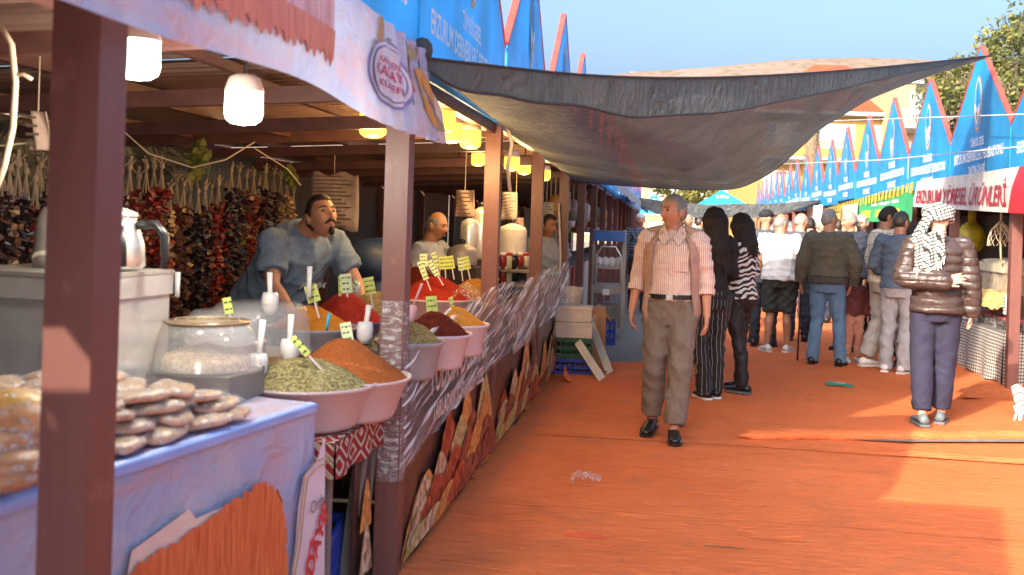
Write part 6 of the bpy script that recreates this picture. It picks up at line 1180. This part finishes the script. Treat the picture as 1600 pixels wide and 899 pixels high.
r = thing('carton', 'brown cardboard carton behind the foam boxes', 'carton', (q.x+.20, q.y+.75, 0), .1); mb = MB(); mb.box((0, 0, .31), (.18, .3, .62)); part('box', mb, CARTON, r); mb = MB(); mb.box((-.03, -.152, .4), (.04, .004, .30)); part('tape', mb, mat('tape', (.5, .36, .2), .3), r)
r = thing('sawhorse', 'white wooden A-frame trestle lying open by the crates', 'trestle', tuple(PZ(930, 597, 0)))
for (a_, b_) in (((903, 535, 10.1), (941, 596, 9.75)), ((914, 482, 10.9), (953, 584, 10.2))):
    s0, s1 = P(*a_), P(*b_); s1.z = .03; mb = MB(); mb.bar(s0, s1, .075, .025, Vector((0, 1, 0))); part('leg', mb, PALEW, r, False, True)
mb = MB(); mb.bar(P(926, 583, 10.1), P(952, 582, 10.25), .03); part('rail', mb, WOODW, r, False, True)
crate('plastic_crate', 'blue plastic crate standing alone beside the metal stand', tuple(PZ(939, 537, 0)), .1, (.34, .30, .30), BLUECR)
for (a_, b_) in (((922, 487), (931, 478)), ((931, 478), (952, 502))): pass
r = thing('orange_hanger', 'orange plastic rope hanger above the lone blue crate', 'rope', tuple(P(936, 480, 12.8))); mb = MB(); mb.tube([P(921, 492, 12.7), P(935, 478, 12.8), P(953, 503, 12.9)], .025, 6); mb.tube([P(933, 490, 12.8), P(936, 505, 12.8)], .012, 5); part('rope', mb, mat('orange_rope', (.62, .22, .05), .6), r, True, True)
# metal stand with blue seat board
b = PZ(947, 530, 0); r = thing('metal_stand', 'worn metal serving stand with blue board top and curved rail', 'stand', (b.x, b.y, 0)); wd = .20
for sx in (-1, 1):
    for sy in (0, .4): mb = MB(); mb.box((sx*wd/1.02, sy, .72), (.035, .035, 1.44)); part('leg', mb, DULL, r)
for z, h, m_ in ((.30, .30, WOODW), (.66, .12, DULL), (.94, .03, DULL)): mb = MB(); mb.box((0, .2, z), (wd*1.9, .40, h)); part('shelf', mb, m_, r)
mb = MB(); mb.box((0, .15, 1.36), (wd*2.05, .46, .14)); part('board', mb, mat('blue_board', (.03, .13, .36), .5, var=.25), r)
mb = MB(); mb.tube([(-.17, -.03, .72), (-.16, -.03, 1.1), (-.09, -.03, 1.22), (.09, -.03, 1.22), (.16, -.03, 1.1), (.17, -.03, .72)], .014, 8); part('rail', mb, STEEL, r, True)
for i in range(4): mb = MB(); mb.lathe([(.05, 0), (.055, .10), (0, .13)], (-.13+.085*i, .1, .955), 10); part('cup', mb, SOLEW, r, True)
mb = MB(); mb.box((-.02, -.02, .62), (.09, .01, .08)); part('switch_box', mb, SOLEW, r)
mb = MB(); p = P(913, 342, 11.6); mb.ball((0, 0, 0), (.16, .13, .21), 18); mb.limb([(0, 0, .16), (-.03, 0, .30), (-.05, 0, .36)], [.10, .05, .02], 10); mb.ball((.02, 0, -.17), (.13, .11, .10), 14); me = union(mb, .012, 1, .014, 30, 5, 'bag') if 'union' in globals() else None
if me is None:
    solo('hanging_bag', mb, mat('grey_bag', (.50, .45, .42), .4, var=.3, scale=9, bump=.6, bscale=12), 'lumpy grey plastic bag hanging past the fifth post', 'bag', None, True, tuple(p))
CLOTHW = WHITECL
for i, (pts, lb, rr_) in enumerate((([P(806, 160, 6.6), P(790, 190, 6.6), P(800, 225, 6.65), P(793, 262, 6.65), P(797, 300, 6.7)], 'white knotted rope dangling from the net beside the third post', .014), ([P(800, 156, 6.6), P(812, 172, 6.6), P(803, 200, 6.6)], 'short loose end of white rope at the net edge', .010),
        ([P(962, 168, 7.6), P(966, 188, 7.6), P(958, 206, 7.6)], 'short pale-green cord hanging from the net middle', .008), ([P(873, 318, 11.0), P(876, 400, 11.0), P(871, 480, 11.0), P(872, 592, 11.0)], 'long pale cord down the fifth post', .012), ([P(884, 300, 11.3), P(883, 340, 11.3)], 'strip of white cloth tied at the eave past the fifth post', .02), ([P(890, 300, 11.3), P(889, 330, 11.3)], 'second strip of white cloth tied at the eave', .016))):
    mb = MB(); mb.tube(pts, rr_, 6); solo('hanging_rope', mb, mat('green_cord', (.3, .5, .42), .7) if i == 2 else CLOTHW, lb, 'rope', 'ropes and cloth strips under the net', True)
mb = MB(); mb.ball((0, 0, 0), (.045, .045, .055), 12); solo('net_knot', mb, mat('dark_knot', (.05, .05, .05), .9, bump=.5), 'dark knotted corner of the shade net at the fascia banner', 'knot', None, True, tuple(A0+Vector((.03, -.02, .03))))
# far-left stalls: counters, hung jars and bags, turquoise awning, added white sheet
for k in range(4, 14):
    y = Y0+W*k; cl = [mat('red_counter_cloth'), mat('white_counter_cloth'), mat('brown_counter_cloth')][k % 3]
    r = thing('goods_counter', f'left-row counter beyond the spice stalls, {ORD[k-4].replace("nearest", "first")} of them', 'counter', (XL-.35, y+.15, 0), 0, 'goods counters in the left row'); mb = MB(); mb.box((-.3, W/2-.15, .42), (.7, W-.3, .84)); part('counter', mb, cl, r); mb = MB(); mb.box((-.3, W/2-.15, .86), (.74, W-.26, .03)); part('tabletop', mb, WOODW, r)
    for i in range(3):
        p = Vector((XL-.15-.12*i, y+.5+.6*i, 1.70-.1*i)); m_ = [mat('amber_jar', (.45, .22, .05), .3), SACK, WHITECL, mat('dull_green_bag', (.16, .2, .1), .6)][(i+k) % 4]
        r = thing('hanging_bag', f'{["amber", "tan", "white", "green"][(i+k) % 4]} bag hung under the left eave, {ORD[i].replace("nearest", "first")} in the {ORD[k-4].replace("nearest", "first")} stall past the spices', 'bag', tuple(p), 0, 'bags hung in the far left stalls'); mb = MB(); mb.lathe([(0, -.16), (.09, -.14), (.11, -.02), (.06, .10), (.02, .14)], n=12); part('bag', mb, m_, r, True); mb = MB(); mb.tube([(0, 0, .13), (0, 0, 2.08-p.z)], .006, 4); part('string', mb, STRING, r)
for i, (ya, yb, m_, lb) in enumerate(((11.6, 23.5, mat('backlit_gable_sheet', (.66, .72, .78), .5, transl=.5), 'long white translucent awning edge along the left eave past the net'), (23.8, 33, mat('turquoise_awning', (.05, .42, .55), .5, transl=.5), 'turquoise awning edge farther along the left eave'))):  # white sheet is added to imitate gables glowing with light from behind
    mb = MB(); mb.grid(lambda u, v: (XL+.10+.42*v+.02*math.sin(u*60), ya+(yb-ya)*u, 2.42-.34*v**1.2-.03*math.sin(u*40)**2*v), 60, 6); mb.grid(lambda u, v: (XL+.52+.02*math.sin(u*60), ya+(yb-ya)*u, 2.08-.03*math.sin(u*40)**2-.14*v), 60, 2); solo('awning', mb, m_, lb, 'awning', 'awnings on the far left stalls', True)
# steel urns, jars and bags behind the counter of the middle stalls
for i, (x, y, d, rad, h, lb) in enumerate(((752, 368, 8.4, .09, .40, 'tall steel urn left of the third post'), (733, 378, 8.3, .075, .32, 'narrower steel urn beside the bald seller'), (722, 402, 7.7, .115, .13, 'wide dark steel pan in front of the urns'), (800, 385, 9.2, .13, .34, 'bright white tub between third and fourth posts'))):
    p = P(x, y, d); r = thing('steel_urn' if i < 3 else 'white_tub', lb, 'urn' if i < 3 else 'tub', (p.x, p.y, p.z-h/2)); mb = MB(); mb.lathe([(rad*.95, 0), (rad, .02), (rad, h-.03), (rad*.9, h), (rad*.3, h+.03), (0, h+.04)], n=24); part('body', mb, (DULL if i == 2 else STEEL) if i < 3 else SOLEW, r, True)
    mb = MB(); mb.lathe([(.02, h+.03), (.025, h+.07), (0, h+.075)], n=10); part('knob', mb, BLACKP, r, True)
    mb = MB(); mb.box((0, 0, -(p.z-h/2)/2-.004), (rad*2, rad*2, (p.z-h/2)-.01)); solo('counter_block', MB().box((p.x, p.y, (p.z-h/2)/2-.002), (rad*2.3, rad*2.3, p.z-h/2-.006)), mat('dark_cloth'), 'dark counter block under the '+lb.split(' left')[0].split(' beside')[0].split(' in front')[0].split(' between')[0], 'counter')
for i in range(12):
    p = P(776+(i % 6)*9, 432-22*(i//6), 8.9+.05*(i % 6)); r = thing('preserve_jar', f'{["dark", "red", "pale"][i % 3]} preserve jar, {ORD[i % 6].replace("nearest", "first")} from the left on the {"lower" if i < 6 else "upper"} shelf between third and fourth posts', 'jar', tuple(p), 0, 'jars between third and fourth posts')
    mb = MB(); mb.lathe([(.035, -.07), (.038, .04), (.03, .06)], n=12); part('glass', mb, [GLASSD, mat('red_sauce', (.25, .02, .02), .2), mat('pale_pickle', (.5, .46, .34), .2)][i % 3], r, True); mb = MB(); mb.lathe([(.033, .06), (.033, .085), (0, .086)], n=12); part('lid', mb, [STEEL, SOLEW, REDPL][i % 3], r, True)
for z, y in ((P(800, 443, 9).z, 0), (P(800, 421, 9).z, 1)): a_ = P(798, 440, 9.0); solo('jar_shelf', MB().box((a_.x, a_.y, z-.012), (.5, .25, .02)), WOODW, ['lower jar shelf between third and fourth posts', 'upper jar shelf between third and fourth posts'][y], 'shelf')
p = P(588, 412, 6.6); mb = MB(); mb.ball((0, 0, 0), (.24, .2, .17), 16); mb.ball((.05, 0, -.3), (.22, .2, .3), 14); solo('blue_bag', mb, mat('navy_bag', (.012, .03, .075), .5, bump=.3, bscale=12), 'dark blue bag slumped behind the seller near the second post', 'bag', None, True, tuple(p))
# ---------------------------------------------------------------- litter on the carpet
p = PZ(915, 753, .02); mb = MB(); mb.grid(lambda u, v: ((u-.5)*.17, (v-.5)*.13, .022+.035*mnoise.noise(Vector((u*6, v*5, 9)))+.02*mnoise.noise(Vector((u*16, v*14, 3)))+.02*(1-abs(u-.5)*2)), 22, 18); solo('crumpled_bag', mb, CELLO, 'small crumpled clear plastic bag lying on the orange carpet', 'litter', None, True, tuple(p))
p = PZ(1312, 601, .03); mb = MB(); mb.shell(lambda u, v: ((u-.5)*.25, (v-.5)*.20, .008*math.sin(u*5)), 4, 3, .003); r = solo('leaflet', mb, mat('teal_paper', (.02, .30, .18), .5), 'green printed leaflet lying on the carpet before the crowd', 'leaflet', None, False, tuple(p)); mb = MB(); mb.box((0, .02, .016), (.12, .012, .001)); mb.box((.01, -.02, .016), (.08, .012, .001)); part('print', mb, WHITE_PRINT, r)
p = PZ(1130, 858, .016); mb = MB(); mb.tube([(-.09, .01, .006), (-.03, -.004, .01), (.04, .004, .008), (.10, .012, .004)], [.002, .003, .0025, .0015], 5); solo('dry_stick', mb, BARK, 'thin dark stick lying on the near carpet', 'stick', None, True, tuple(p))
p = PZ(1215, 845, .016); mb = MB(); mb.grid(lambda u, v: (-.12+.24*u, .05*v, .002+.018*sm(.4, 1, u)*v*v), 10, 5); solo('torn_flap', mb, CARPET, 'small torn flap curling from the near carpet', 'carpet flap', None, True, tuple(p))
p = PZ(915, 842, .016); mb = MB(); mb.grid(lambda u, v: (-.10+.2*u, .045*v, .004+.012*math.sin(u*3.1)*v), 8, 3); solo('torn_flap', mb, mat('red_orange_felt', (.60, .09, .03), .9), 'bright red-orange scrap of felt on the near carpet', 'carpet scrap', None, True, tuple(p))
for i, (x, y) in enumerate(((765, 745), (838, 640), (905, 598))):
    p = PZ(x, y, .01); mb = MB(); mb.grid(lambda u, v: (-.05-.09*v, -.13+.26*u, .012+.13*v*v*(.6+.5*math.sin(u*3.1))), 8, 6); solo('carpet_flap', mb, CARPET, ['carpet edge turned up at the third post foot', 'carpet edge turned up at the fourth post foot', 'carpet edge turned up by the stacked crates'][i], 'carpet flap', 'turned-up carpet edges', True, tuple(p))
